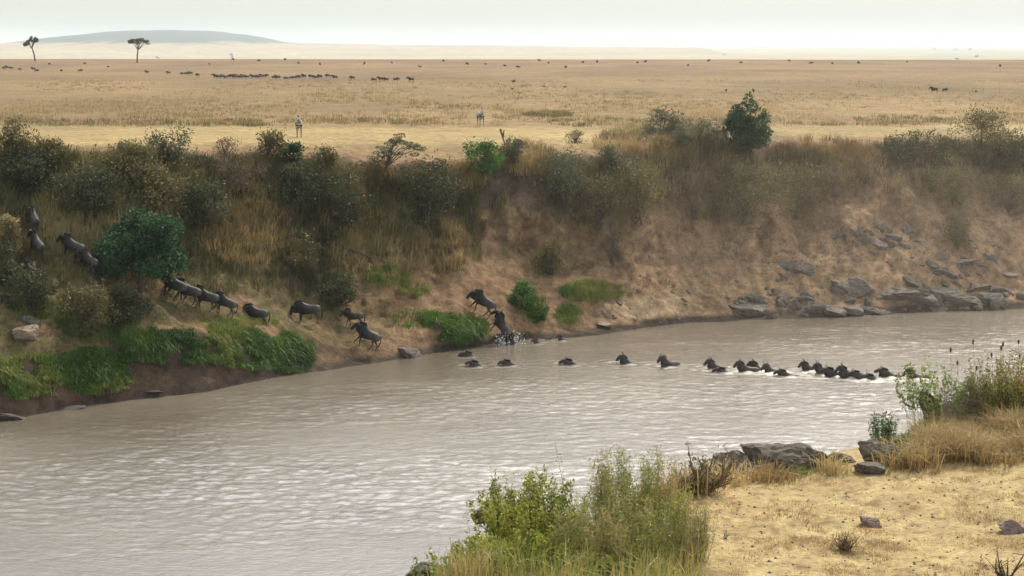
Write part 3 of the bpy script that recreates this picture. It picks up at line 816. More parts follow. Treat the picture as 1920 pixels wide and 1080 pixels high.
for i, (px, py, wp, hp2, Y) in enumerate([(1265, 88, 5, 7, 5200), (1412, 89, 9, 4, 5000), (1428, 90, 12, 3, 4800), (1745, 94, 10, 4, 4000), (1785, 95, 12, 4, 3900), (1812, 96, 14, 4, 3800), (1790, 109, 10, 4, 1900), (1825, 107, 12, 4, 2000), (1355, 105, 6, 3, 2400), (300, 108, 7, 4, 2200), (437, 108, 9, 7, 1900)]):
    x, y, z = at(px, py, Y)
    zz = float(-34 + 6 * fbm(np.array([x / 900]), np.array([y / 900]), None, 3, 71)[0])
    Y2 = (CZ - zz) / ((py - 80) / F); x = (px - 960) / F * Y2; s = Y2 / F
    zz = float(-34 + 6 * fbm(np.array([x / 900]), np.array([Y2 / 900]), None, 3, 71)[0])
    shrub('valley_bush', 'faint hazy clump of trees on the pale valley floor beyond the plain', 'bush', (x, Y2, zz), wp * s, hp2 * s, 'olive', 660 + i, 100, 2.4 * s, .6, 'hazy clumps on the valley floor', 6)

# ------------------------------------------------------------------ rocks
def rock_mesh(name, seed, sub=4, cuts=13):
    g = np.random.default_rng(seed)
    bm = bmesh.new(); bmesh.ops.create_icosphere(bm, subdivisions=sub, radius=1)
    V = np.array([v.co[:] for v in bm.verts])
    V = V * (1 + .22 * fbm(V[:, 0] * 1.3, V[:, 1] * 1.3, V[:, 2] * 1.3, 2, seed % 71)[:, None])
    for k in range(cuts):
        n = g.normal(size=3); n /= np.linalg.norm(n); lim = g.uniform(.42, .8)
        d = V @ n
        V = V - np.clip(d - lim, 0, None)[:, None] * n * .96
    a, b = g.normal(0, .35, 2)
    layer = (V[:, 2] + a * V[:, 0] + b * V[:, 1]) * 5 + .8 * fbm(V[:, 0] * 2, V[:, 1] * 2, V[:, 2] * 2, 2, seed % 61)
    saw = layer - np.floor(layer)                       # bedding ledges
    V = V * (1 + .09 * (saw - .5))[:, None]
    rid = 1 - np.abs(fbm(V[:, 0] * 2.2, V[:, 1] * 2.2, V[:, 2] * 3.5, 4, seed % 89))
    V = V * (1 - .16 * np.clip(rid - .75, 0, 1) * 4 * .5)[:, None]
    V = V + .03 * np.stack([fbm(V[:, 0] * 6, V[:, 1] * 6, V[:, 2] * 9, 3, seed % 83 + k) for k in range(3)], 1)
    for v, q in zip(bm.verts, V): v.co = q
    me = bpy.data.meshes.new(name); bm.to_mesh(me); bm.free()
    return me
ROCKM = [rock_mesh('rock', 700 + k) for k in range(7)]
def rock(px, py, wp, hp2, label, mat='rock', bvh=None, seed=0, group=None, tilt=8, depth=.8, base=None):
    h = Vector(base) if base else hit(px, py, bvh)
    if h is None or (bvh is bvh_near and h.y > 62): h = Vector(at(px, py, 47))
    s = h.y / F
    me = ROCKM[seed % 7].copy(); me.materials.clear(); me.materials.append(M[mat])
    me.transform(Matrix.Diagonal((wp * s * .62, wp * s * .55 * depth, hp2 * s * .88, 1)))
    o = link('rock', me)
    g = random.Random(seed)
    o.location = (h.x, h.y + wp * s * .2, h.z + hp2 * s * .28)
    o.rotation_euler = (R(g.uniform(-tilt, tilt)), R(g.uniform(-tilt, tilt)), R(g.uniform(-25, 25)))
    tag(o, label, 'rock', group)
    return o
ROCKS = [
 (1585, 450, 62, 34, 'rock', 'pale grey outcrop high on the bare slope under the dry brown shrub'),
 (1630, 440, 24, 14, 'rock', 'small grey rock at the right end of the pale outcrop high on the slope'),
 (1648, 464, 34, 18, 'rockt', 'blocky purplish rock on the slope right of the high outcrop'),
 (1680, 452, 40, 18, 'rock', 'long grey rock right of the blocky purplish one on the slope'),
 (1494, 514, 64, 32, 'rock', 'isolated dark grey boulder on the gravel slope left of the rock bed'),
 (1470, 522, 28, 12, 'rock', 'low rock at the left foot of the isolated dark boulder'),
 (1770, 488, 26, 20, 'rockt', 'purplish rock low on the slope above the right part of the rock bed'),
 (1800, 500, 70, 22, 'rockt', 'long purplish ledge on the slope above the rock bed'),
 (1775, 518, 60, 16, 'rock', 'flat grey ledge under the long purplish one'),
 (1890, 520, 40, 14, 'rockt', 'low purplish rock near the right edge above the rock bed'),
 (1410, 594, 84, 30, 'rock', 'broad rounded grey rock at the left end of the rock bed by the water'),
 (1430, 572, 36, 22, 'rock', 'upright grey rock behind the broad rounded one'),
 (1392, 572, 34, 12, 'rock', 'thin slab at the far left of the rock bed'),
 (1480, 560, 30, 14, 'rockt', 'small purplish rock above the left part of the rock bed'),
 (1522, 588, 50, 36, 'rock', 'dark blocky rock standing at the waterline'),
 (1510, 566, 40, 18, 'rock', 'grey rock leaning on top of the dark block at the waterline'),
 (1560, 592, 56, 24, 'rock', 'low grey rock right of the dark block at the waterline'),
 (1605, 592, 50, 22, 'rock', 'rounded shoreline rock left of the smooth long one'),
 (1640, 590, 64, 18, 'rock', 'smooth long rock lying along the waterline in the middle of the bed'),
 (1580, 548, 60, 26, 'rock', 'grey rock at the upper left of the main slab'),
 (1622, 552, 90, 36, 'rock', 'large tilted slab in the upper rock bed'),
 (1680, 566, 110, 42, 'rock', 'largest grey slab in the centre of the rock bed'),
 (1730, 572, 80, 34, 'rock', 'blocky grey slab right of the largest one'),
 (1708, 538, 40, 22, 'rockb', 'pointed grey rock on top of the largest slab'),
 (1775, 566, 70, 30, 'rock', 'cracked grey rock in the right half of the rock bed'),
 (1820, 576, 90, 30, 'rock', 'bluish grey slab near the right end of the rock bed'),
 (1860, 570, 60, 26, 'rock', 'rounded grey rock at the right end of the rock bed'),
 (1768, 584, 50, 14, 'rock', 'low dark rock awash at the edge of the right rock bed'),
 (1830, 548, 60, 22, 'rock', 'grey rock on the upper right of the rock bed'),
 (1875, 550, 46, 18, 'rock', 'last grey rock by the right edge of the rock bed'),
 (1130, 612, 30, 8, 'rockt', 'low tan stone at the water edge below the green mound'),
 (45, 638, 56, 26, 'rockt', 'pale tan broken boulder on the bare red earth at the far left'),
 (58, 613, 30, 20, 'rockb', 'dark brown stone leaning behind the pale broken boulder at left'),
 (766, 672, 52, 18, 'rockb', 'wet dark rock half sunk at the water edge left of the green bank grass'),
 (850, 668, 30, 8, 'rockb', 'small wet stone at the foot of the green bank grass'),
 (280, 738, 46, 12, 'rockb', 'flat dark stone at the waterline under the turf at left'),
 (20, 795, 70, 26, 'rockb', 'dark wet boulder at the waterline in the left corner of the far bank'),
 (120, 772, 60, 14, 'rockb', 'low dark wet stone at the waterline under the left turf'),
 (60, 505, 20, 14, 'rockt', 'small pale stone beside the path under the climbing wildebeest'),
]
for i, (px, py, wp, hp2, mt, lb) in enumerate(ROCKS):
    if px > 1350: wp *= .9; hp2 *= .74
    if mt == 'rockt' and px > 1350: mt = 'rockp'
    if px < 300 and py > 700: mt = 'rockd'; hp2 *= .7
    rock(px, py, wp, hp2, lb, mt, None, i, 'rocks on the far bank')
g = np.random.default_rng(79)
for k in range(90):
    a = g.uniform(0, 2 * math.pi); r = math.sqrt(g.uniform(0, 1))
    cx, cy, rx, ry = ((1470, 578, 100, 24), (1680, 560, 120, 26), (1810, 562, 110, 30), (1650, 452, 80, 26), (1800, 500, 80, 24))[k % 5]
    wpx = g.uniform(11, 27)
    rock(cx + rx * r * math.cos(a), cy + ry * r * math.sin(a), wpx, wpx * g.uniform(.35, .7), 'angular piece of grey rubble lying among the slabs of the far rock bed', ['rock', 'rockb', 'rock', 'rockb'][k % 4], None, 950 + k, 'rubble among the far bank rocks', 18)
g = np.random.default_rng(77)
PEB = [(g.uniform(1060, 1920), None) for _ in range(70)]
k = 0
for px, _ in PEB:
    foot = np.interp(px, xs, [KN[q][3][0] for q in xs]); sh_ = np.interp(px, xs, [KN[q][0] for q in xs])
    py = foot + 10 + (sh_ - foot - 14) * g.uniform(0, 1)
    wpx = g.uniform(5, 13)
    rock(px, py, wpx, wpx * .55, 'small loose stone scattered over the gravelly slope of the far bank', ['rockp', 'rock', 'rockp'][k % 3], None, 800 + k, 'loose stones on the gravel slope')
    k += 1

# dead wood
def deadwood(name, label, chains, mat='dead', cat='dead branch'):
    root_pts = Vector(chains[0][0][0])
    ch = [([tuple(Vector(q) - root_pts) for q in pts], rad) for pts, rad in chains]
    root = empty(name, root_pts); tag(root, label, cat)
    for i, cc in enumerate(ch): link('trunk' if i == 0 else 'twig', tubes_mesh('branch', [cc], 6), M[mat], root)
    return root
a, b, c_, d_ = hit(612, 462), hit(645, 470), hit(700, 490), hit(740, 498)
up = lambda v, z: (v.x, v.y - .1, v.z + z)
deadwood('fallen_branch', 'long grey fallen branch lying on the slope behind the standing wildebeest', [([up(a, .3), up(b, .35), up(c_, .2), up(d_, .1)], [.09, .08, .05, .02]), ([up(b, .35), up(hit(672, 500), .3), up(hit(680, 512), .1)], [.05, .04, .02]), ([up(c_, .2), up(hit(730, 485), .5), up(hit(748, 492), .3)], [.04, .025, .01])], 'bark')
a = hit(1036, 500)
deadwood('broken_stump', 'thin broken dead stump sticking up from the olive bush at the cliff foot', [([up(a, 0), up(a, 1.2), (a.x + .15, a.y - .2, a.z + 2.0)], [.09, .07, .05]), ([up(a, 1.2), (a.x + .35, a.y - .2, a.z + 1.9), (a.x + .5, a.y - .2, a.z + 2.8)], [.05, .04, .02]), ([up(a, .9), (a.x - .3, a.y - .2, a.z + 1.2)], [.04, .02])], 'bark')
a = hit(950, 280)
deadwood('dry_stalk', 'dry brown leafy stalk leaning above the bright green shrub on the brow', [([up(a, 0), (a.x - .3, a.y, a.z + .9), (a.x - .5, a.y, a.z + 1.6)], [.06, .06, .09]), ([(a.x - .3, a.y, a.z + .9), (a.x - .2, a.y, a.z + 1.5)], [.07, .05])], 'brown', 'stalk')

# ------------------------------------------------------------------ animals
def loft(Vs, Fs, ch, seg=12):
    """ch: (x, y, z, half width, half height) rings; closed ends"""
    b0 = len(Vs)
    pts = [Vector(q[:3]) for q in ch]
    for i, q in enumerate(ch):
        tg = (pts[min(i + 1, len(pts) - 1)] - pts[max(i - 1, 0)]).normalized()
        lat = Vector((0, 1, 0)); lat = (lat - tg * lat.dot(tg)).normalized(); oth = tg.cross(lat)
        for k in range(seg):
            an = 2 * math.pi * k / seg
            Vs.append(pts[i] + lat * (q[3] * math.cos(an)) + oth * (q[4] * math.sin(an)))
    for i in range(len(ch) - 1):
        for k in range(seg):
            k2 = (k + 1) % seg
            Fs.append((b0 + i * seg + k, b0 + i * seg + k2, b0 + (i + 1) * seg + k2, b0 + (i + 1) * seg + k))
    Fs.append(tuple(b0 + k for k in reversed(range(seg)))); Fs.append(tuple(b0 + (len(ch) - 1) * seg + k for k in range(seg)))
def fuse(name, chains, voxel=.022, smooth=6):
    Vs, Fs = [], []
    for ch in chains: loft(Vs, Fs, ch)
    me = bpy.data.meshes.new('tmp'); me.from_pydata([tuple(v) for v in Vs], [], Fs)
    bm = bmesh.new(); bm.from_mesh(me); bmesh.ops.recalc_face_normals(bm, faces=bm.faces); bm.to_mesh(me); bm.free()
    o = bpy.data.objects.new('tmp', me); COL.objects.link(o)
    r = o.modifiers.new('r', 'REMESH'); r.mode = 'VOXEL'; r.voxel_size = voxel
    s = o.modifiers.new('s', 'SMOOTH'); s.iterations = smooth; s.factor = .5
    dg = bpy.context.evaluated_depsgraph_get()
    out = bpy.data.meshes.new_from_object(o.evaluated_get(dg)); out.name = name
    bpy.data.objects.remove(o); bpy.data.meshes.remove(me)
    out.polygons.foreach_set('use_smooth', np.ones(len(out.polygons), bool))
    return out
def leg(front, s, sw, lift=0.0, kk=1.0):
    """sw: swing of the foot fore/aft in metres"""
    y = s * .145
    if front:
        return [(.46, y * .8, 1.08, .10, .17), (.47, y, .88, .085, .13), (.46 + sw * .25, y, .70, .062, .08), (.50 + sw * .55, y * .95, .42, .045, .052), (.49 + sw * .95, y * .95, .14 + lift, .031, .036), (.51 + sw, y * .95, .06 + lift, .038, .045), (.54 + sw, y * .95, .0 + lift, .042, .055)]
    return [(-.52, y * .7, 1.10, .12, .20), (-.54, y, .92, .11, .18), (-.47 + sw * .2, y * 1.05, .72, .08, .115), (-.56 + sw * .45, y, .58, .056, .075), (-.67 + sw * .65, y, .47, .04, .055), (-.63 + sw * .95, y, .14 + lift, .031, .036), (-.60 + sw, y, .06 + lift, .038, .045), (-.57 + sw, y, .0 + lift, .042, .055)]
TORSO = [(-.84, 0, 1.05, .07, .10), (-.78, 0, 1.04, .16, .19), (-.62, 0, 1.01, .235, .265), (-.35, 0, .98, .27, .30), (-.05, 0, .96, .295, .335), (.25, 0, .98, .29, .40), (.46, 0, 1.06, .25, .43), (.62, 0, 1.10, .19, .36), (.76, 0, 1.10, .12, .24)]
def wilde_parts(head, sw):
    """head: list of neck+head rings for the pose; sw: swings of four legs"""
    nk, hd = head
    ch = [TORSO, nk, hd]
    for (fr, s), q in zip(((True, 1), (True, -1), (False, 1), (False, -1)), sw):
        ch.append(leg(fr, s, q, .10 if q > .2 and fr else 0))
    p0 = Vector(hd[0][:3])
    for s in (1, -1):   # ears
        ch.append([(p0.x - .02, s * .08, p0.z + .0, .02, .025), (p0.x - .06, s * .17, p0.z - .01, .03, .045), (p0.x - .10, s * .25, p0.z - .04, .012, .02)])
    return ch
HEADS = {
 'low': ([(.50, 0, 1.18, .19, .32), (.72, 0, 1.14, .16, .26), (.88, 0, 1.10, .13, .21), (.96, 0, 1.08, .11, .16)],
         [(.90, 0, 1.20, .12, .12), (1.0, 0, 1.08, .125, .16), (1.09, 0, .88, .105, .135), (1.15, 0, .70, .085, .105), (1.18, 0, .58, .09, .09), (1.185, 0, .53, .06, .06)]),
 'mid': ([(.50, 0, 1.22, .19, .32), (.72, 0, 1.27, .16, .25), (.88, 0, 1.30, .13, .20), (.96, 0, 1.31, .11, .15)],
         [(.90, 0, 1.41, .12, .12), (1.01, 0, 1.32, .125, .155), (1.14, 0, 1.13, .105, .13), (1.22, 0, .97, .085, .10), (1.26, 0, .87, .09, .09), (1.27, 0, .82, .06, .06)]),
 'swim': ([(.46, 0, 1.22, .19, .30), (.64, 0, 1.38, .16, .24), (.76, 0, 1.50, .14, .20), (.82, 0, 1.56, .12, .16)],
          [(.72, 0, 1.66, .12, .12), (.84, 0, 1.60, .13, .16), (.99, 0, 1.46, .115, .145), (1.09, 0, 1.33, .095, .115), (1.15, 0, 1.25, .10, .10), (1.17, 0, 1.21, .07, .07)]),
 'swimlow': ([(.50, 0, 1.20, .18, .28), (.72, 0, 1.28, .15, .22), (.88, 0, 1.34, .13, .18), (.95, 0, 1.38, .12, .15)],
          [(.86, 0, 1.47, .12, .11), (.98, 0, 1.43, .13, .145), (1.14, 0, 1.36, .11, .13), (1.26, 0, 1.29, .09, .105), (1.33, 0, 1.25, .095, .09), (1.36, 0, 1.23, .065, .06)]),
}
def horn_mesh(p0, s):
    q = [(0, .05, .04), (-.01, .16, .03), (.0, .25, .08), (.01, .27, .19), (.0, .22, .29)]
    return tubes_mesh('horn', [([(p0[0] + a, s * b, p0[2] + c) for a, b, c in q], [.055, .05, .04, .028, .008])], 7)
def wildebeest(name, pose, sw, label, group, mat='hide', horns=True):
    root = empty(name, (0, 0, 0)); tag(root, label, 'wildebeest', group)
    hd = HEADS[pose]
    link('body', fuse('body', wilde_parts(hd, sw)), M[mat], root)
    p0 = hd[1][0]
    if horns:
        for s in (1, -1): link('horn', horn_mesh(p0, s), M['horn'], root)
    # mane standing along the neck, beard hanging below it
    nk = hd[0]; g = np.random.default_rng(3)
    Vs, Fs = [], []
    pts = [(.36, 0, 1.40)] + [(q[0] - .02, 0, q[2] + q[4] * .96) for q in nk[:3]] + [(p0[0] - .04, 0, p0[2] + .10)]
    loft(Vs, Fs, [(x, 0, z + .03, .026 + .014 * (0 < i < 4), .06 + .055 * (0 < i < 4)) for i, (x, y, z) in enumerate(pts)], 8)
    link('mane', np_mesh_poly('mane', Vs, Fs), M['hair'], root)
    Vs, Fs = [], []
    bp = [(q[0] + .03, 0, q[2] - q[4] * 1.0) for q in nk[:3]] + [(hd[1][1][0] - .02, 0, hd[1][1][2] - .14)]
    loft(Vs, Fs, [(x, 0, z - .05, .028, .045 + .085 * (0 < i < 3)) for i, (x, y, z) in enumerate(bp)], 8)
    link('beard', np_mesh_poly('beard', Vs, Fs), M['hair'], root)
    link('tail', tubes_mesh('tail', [([(-.80, 0, 1.17), (-.90, 0, 1.05), (-.94, .02, .80), (-.93, .04, .55), (-.92, .05, .38)], [.035, .026, .03, .055, .012])], 7), M['hair'], root)
    return root
def np_mesh_poly(name, Vs, Fs):
    me = bpy.data.meshes.new(name); me.from_pydata([tuple(v) for v in Vs], [], Fs); me.update()
    me.polygons.foreach_set('use_smooth', np.ones(len(me.polygons), bool))
    return me
GLAND = 'wildebeest on the far bank'
protos = {
 'walkA': lambda: wildebeest('wildebeest', 'low', (.22, -.2, -.18, .2), '', GLAND),
 'walkB': lambda: wildebeest('wildebeest', 'mid', (-.15, .24, .22, -.2), '', GLAND),
 'stand': lambda: wildebeest('wildebeest', 'low', (.03, -.05, -.06, .08), '', GLAND),
 'calf':  lambda: wildebeest('wildebeest', 'mid', (.18, -.15, -.16, .18), '', GLAND, 'hideb', False),
 'swim':  lambda: wildebeest('wildebeest', 'swim', (.1, -.1, -.1, .1), '', 'wildebeest swimming across the river', 'wet'),
 'swimlow': lambda: wildebeest('wildebeest', 'swimlow', (.1, -.1, -.1, .1), '', 'wildebeest swimming across the river', 'wet'),
}
made = {}
def put(kind, loc, yaw, pitch, label, sc=1.0, roll=0):
    if kind not in made:
        made[kind] = o = protos[kind]()
    else:
        o = copy_tree(made[kind])
    o.location = loc; o.rotation_euler = (R(roll), R(-pitch), R(yaw)); o.scale = (sc, sc, sc)
    o['label'] = label
    return o
LAND = [ # kind, px, py at the feet, yaw, pitch, scale, sink, label
 ('walkB', 66, 482, 128, 20, 1.05, 0, 'wildebeest climbing the path at far left, seen from behind, its rump shining'),
 ('walkA', 62, 432, 118, 22, 1.0, 0, 'dark wildebeest highest on the path, ahead of the one with the shining rump'),
 ('walkB', 132, 487, 165, 16, 1.0, 0, 'wildebeest beside the left side of the round tree, head turned to the left edge'),
 ('walkA', 160, 512, 150, 22, 1.0, 0, 'dark wildebeest close against the round tree, behind the one with head at left'),
 ('walkB', 192, 520, 165, 14, .95, 0, 'wildebeest half under the round tree with only its grey rump lit'),
 ('stand', 55, 520, 140, 10, .8, .25, 'pale lit wildebeest back in the dark scrub below the shining rump'),
 ('walkB', 318, 560, 168, 22, 1.12, 0, 'leading wildebeest of the file climbing past the round tree, muzzle raised and pale'),
 ('walkA', 346, 572, 172, 16, 1.1, 0, 'second wildebeest of the climbing file with a grey lit rump'),
 ('walkB', 384, 582, 172, 12, 1.0, 0, 'third wildebeest of the climbing file with a bright round rump'),
 ('walkA', 416, 590, 172, 20, .95, 0, 'fourth and last wildebeest of the climbing file, body tilted on the slope'),
 ('walkA', 478, 600, 176, 8, 1.0, .42, 'wildebeest alone behind the grassy rise, only its rounded back showing'),
 ('stand', 578, 607, 180, 0, 1.08, 0, 'large dark wildebeest standing side on above its shadow, left of the calf'),
 ('calf', 664, 612, 176, 2, .80, 0, 'brown hornless calf walking left on the bank'),
 ('walkB', 682, 652, 172, 22, 1.05, 0, 'wildebeest climbing up out of the river below the brown calf'),
 ('walkA', 896, 588, 170, 28, 1.1, 0, 'leading wildebeest of the three scrambling out beside the green bank grass'),
 ('walkB', 926, 624, 150, 48, 1.05, .1, 'middle wildebeest of the three scrambling out beside the green bank grass'),
 ('walkA', 946, 650, 145, 46, 1.0, .35, 'last of the three scrambling out, hindquarters in the water'),
]
for kd, px, py, yaw, pit, sc, sink, lb in LAND:
    h = hit(px, py)
    put(kd, (h.x, h.y, max(h.z, -.6) - sink), yaw, pit, lb, sc * .92)
for (px, py, yaw, dep, hv, lb), (x, y, z) in zip(SWIM, swim_xyz):
    small = px in (1003, 1050)
    g_ = random.Random(px)
    sc = (.55 if small else .86) * g_.uniform(.94, 1.06)
    A = (.54 + (1.13 - dep) * 1.15) if hv else (.34 + (1.25 - dep) * 1.0)
    if small: A = .34
    top = 1.78 if hv else 1.60
    put('swim' if hv else 'swimlow', (x + .3, y, A - top * sc), yaw + g_.uniform(-10, 10), g_.uniform(0, 7), lb, sc, g_.uniform(-6, 6))

# distant herd, a dozen pixels tall at most: one fused mesh each
def herd_mesh(pose, sw):
    hd = HEADS[pose]
    me = fuse('far_wildebeest', wilde_parts(hd, sw) + [[(hd[1][0][0], s * .05, hd[1][0][2] + .04, .04, .04), (hd[1][0][0], s * .22, hd[1][0][2] + .06, .035, .035), (hd[1][0][0], s * .25, hd[1][0][2] + .25, .02, .02)] for s in (1, -1)], .05, 2)
    me.materials.append(M['herd'])
    return me
HM = [herd_mesh('low', (.2, -.2, -.2, .2)), herd_mesh('mid', (-.2, .2, .2, -.2)), herd_mesh('low', (0, .05, .05, 0))]
HERD = [(8, 131), (14, 130), (22, 131), (38, 133), (63, 133), (68, 136), (150, 136), (276, 139), (316, 140), (342, 142), (349, 142), (357, 142), (371, 145),
 (405, 148), (409, 149), (417, 148), (423, 149), (429, 147), (434, 147), (440, 149), (443, 147), (451, 149), (456, 148), (459, 146), (463, 149), (475, 149), (482, 148), (486, 148), (492, 147), (497, 147), (514, 150), (521, 150), (537, 151), (546, 150), (553, 149), (558, 147), (562, 148), (570, 148), (583, 148), (588, 147), (592, 150), (600, 149), (615, 147), (628, 150), (661, 151), (702, 154), (714, 153), (724, 154), (742, 154), (771, 155), (947, 126), (972, 129), (1752, 175), (1771, 174)]
HL = [(30, 'tiny wildebeest in the close trio on the far plain at the left edge'), (50, 'tiny wildebeest alone between the left edge trio and the pair below the lopsided acacia'), (60 + 20, 'tiny wildebeest of the pair below the lopsided acacia on the far plain'),
 (200, 'tiny wildebeest alone on the far plain between the two acacias'), (300, 'tiny wildebeest alone on the far plain just right of the umbrella shaped acacia'), (330, 'tiny wildebeest alone on the far plain left of a tight string of three'), (360, 'tiny wildebeest in a tight string of three left of the main far herd'), (390, 'tiny wildebeest alone between the tight string of three and the main far herd'),
 (505, 'tiny wildebeest in the dense left half of the main far herd'), (640, 'tiny wildebeest in the looser right half of the main far herd'), (680, 'tiny wildebeest alone just right of the main far herd'), (750, 'tiny wildebeest in the sparse file trailing right of the main far herd'), (800, 'tiny wildebeest last on the right of the sparse file behind the main herd'),
 (960, 'tiny dark wildebeest alone near the far edge of the plain above the right zebra'), (1000, 'tiny dark wildebeest near the far edge of the plain, right of another lone one'), (1760, 'left one of two tiny wildebeest far out on the right of the plain'), (9999, 'right one of two tiny wildebeest far out on the right of the plain')]
for i, (px, py) in enumerate(HERD):
    h = hit(px, py)
    o = link('wildebeest', HM[i % 3])
    g = random.Random(i)
    o.location = h; o.rotation_euler = (0, 0, R(g.choice((180, 170, 200, 150, 20, 230)) + g.uniform(-15, 15)))
    q = g.uniform(.52, .78); o.scale = (q, q, q)
    lb = next(l for a_, l in HL if px < a_)
    tag(o, lb, 'wildebeest', 'distant herd on the plain')

# zebras
def zebra(label, loc, yaw, turn):
    root = empty('zebra', loc, (0, 0, R(yaw)), 1.1); tag(root, label, 'zebra', 'zebras on the brow')
    to = [(-.80, 0, 1.05, .08, .10), (-.72, 0, 1.05, .19, .21), (-.55, 0, 1.04, .26, .27), (-.2, 0, 1.0, .28, .28), (.2, 0, .99, .27, .28), (.45, 0, 1.02, .24, .29), (.62, 0, 1.06, .17, .23), (.70, 0, 1.08, .1, .13)]
    nk = [(.45, 0, 1.12, .16, .24), (.66, .02 * turn, 1.24, .12, .19), (.82, .08 * turn, 1.36, .10, .15), (.92, .14 * turn, 1.42, .085, .12)]
    hd = [(.88, .13 * turn, 1.46, .085, .09), (.97, .17 * turn, 1.38, .09, .12), (1.06, .22 * turn, 1.22, .075, .095), (1.12, .26 * turn, 1.08, .06, .07), (1.14, .27 * turn, 1.0, .055, .055), (1.145, .275 * turn, .97, .035, .035)]
    ch = [to, nk, hd] + [leg(True, 1, .12), leg(True, -1, -.12), leg(False, 1, -.15), leg(False, -1, .15)]
    for s in (1, -1):
        ch.append([(.87, .13 * turn + s * .06, 1.52, .03, .03), (.86, .13 * turn + s * .08, 1.60, .035, .025), (.86, .13 * turn + s * .09, 1.67, .012, .01)])
    me = fuse('body', ch, .02, 5)
    V = np.zeros(len(me.vertices) * 3, np.float32); me.vertices.foreach_get('co', V); V = V.reshape(-1, 3)
    x, y, z = V.T
    q = np.where(z < .72, z * 13, np.where(x > .62, (x * .7 + z * .5 + .3 * np.abs(y)) * 15, (x + .35 * (z - 1) * np.sign(x) + .5 * np.abs(y)) * 11))
    q = q + .25 * fbm(x * 3, y * 3, z * 3, 2, 5)
    st_ = np.clip(.5 + .9 * np.sin(q * 2 * math.pi * .55), 0, 1)
    st_ = np.where((x > 1.08) & (z < 1.12), 0, st_)
    me.attributes.new('stripe', 'FLOAT', 'POINT').data.foreach_set('value', st_.astype(np.float32))
    link('body', me, M['zebra'], root)
    Vs, Fs = [], []
    loft(Vs, Fs, [(.42, 0, 1.36, .02, .03), (.60, .02 * turn, 1.45, .025, .06), (.76, .07 * turn, 1.54, .025, .06), (.86, .12 * turn, 1.58, .02, .05)], 8)
    mm = np_mesh_poly('mane', Vs, Fs); link('mane', mm, M['hair'], root)
    link('tail', tubes_mesh('tail', [([(-.78, 0, 1.15), (-.86, 0, 1.0), (-.88, 0, .75), (-.87, 0, .5)], [.03, .022, .03, .01])], 6), M['hair'], root)
    return root
h = hit(561, 258)
zebra('zebra facing the river behind the compact green shrub, left one of the two', h, 278, -1)
h = hit(901, 238)
zebra('zebra facing the river on the pale strip above the bright green shrub', h, 284, -1)

# ------------------------------------------------------------------ near bank plants and stones
nb_ = bvh_near
rock(1462, 888, 176, 50, 'large ridged dark grey rock at the edge of the dry near bank', 'rockb', nb_, 901, 'rocks on the near bank', 5, .5)
rock(1395, 888, 100, 34, 'low flat dark rock left of the large ridged one on the near bank', 'rockb', nb_, 902, 'rocks on the near bank', 5, .5)
rock(1520, 878, 66, 46, 'steep rounded end block of the large ridged rock', 'rockb', nb_, 903, 'rocks on the near bank', 5, .7)
rock(1582, 868, 52, 18, 'small flat rock between the two bigger rock groups of the near bank', 'rockb', nb_, 904, 'rocks on the near bank', 4)
rock(1655, 872, 96, 40, 'sloping grey rock under green grass, right group on the near bank', 'rockb', nb_, 905, 'rocks on the near bank', 6, .6)
rock(1640, 890, 62, 20, 'low split rock in front of the sloping grey one', 'rockb', nb_, 906, 'rocks on the near bank', 6)
rock(1745, 775, 30, 40, 'upright grey stone at the foot of the yellow green sapling', 'rockb', nb_, 907, 'rocks on the near bank', 6)
rock(1630, 988, 46, 17, 'single rounded purplish stone on the dry straw in the foreground', 'rockp', nb_, 908, 'rocks on the near bank', 6)
rock(1908, 1000, 56, 22, 'purplish stone cut by the right edge in the foreground', 'rockp', nb_, 909, 'rocks on the near bank', 6)
rock(800, 1078, 90, 26, 'dark wet rock peeping out at the lower left of the foreground bush', 'rockb', nb_, 910, 'rocks on the near bank', 6, base=at(800, 1078, 38))
rock(905, 978, 40, 22, 'grey stone behind the left side of the foreground bush', 'rockb', nb_, 911, 'rocks on the near bank', 6, base=at(905, 978, 40))

# straw litter on the near bank
def nkeep(x, y, u):
    return u < .35 + .65 * (.5 + .5 * float(fbm(np.array([x * .012]), np.array([y * .02]), None, 3, 171)[0]))
P = rect_spots(1150, 1960, 880, 1110, 17000, nb_, 31, nkeep)
o = blades('straw_litter', P, .04 + .10 * np.clip(fbm(P[:, 0] * 2, P[:, 1] * 2, None, 3, 172) + .3, 0, 1), 'straw', 7, .016, .10, 1.2, 32, False, toned(P, 173, 1.6) + .3); tag(o, 'short bleached straw covering the dry near bank', 'grass', kind='stuff')
def clods(name, P, rad, mat, seed):
    g = np.random.default_rng(seed); n = len(P)
    U = np.array([(1, 0, 0), (0, 1, 0), (-1, 0, 0), (0, -1, 0), (0, 0, .8), (0, 0, -.4)], float)
    T = np.array([(0, 1, 4), (1, 2, 4), (2, 3, 4), (3, 0, 4), (1, 0, 5), (2, 1, 5), (3, 2, 5), (0, 3, 5)])
    r = rad * g.uniform(.4, 1.3, n) ** 1.5
    V = P[:, None, :] + U[None] * (r[:, None, None] * g.uniform(.6, 1.4, (n, 6, 1)))
    return link(name, np_mesh(name, V.reshape(-1, 3), (T[None] + 6 * np.arange(n)[:, None, None]).reshape(-1, 3)), M[mat])
P = rect_spots(1290, 1950, 895, 1100, 420, nb_, 41)
o = clods('clods', P, .028, 'rockb', 42); tag(o, 'tiny dark clods and droppings scattered over the dry near bank', 'clods', kind='stuff')
P = rect_spots(1290, 1950, 895, 1100, 300, nb_, 43)
o = clods('gravel', P, .022, 'rockp', 44); tag(o, 'small pale pebbles scattered over the dry near bank', 'pebbles', kind='stuff')
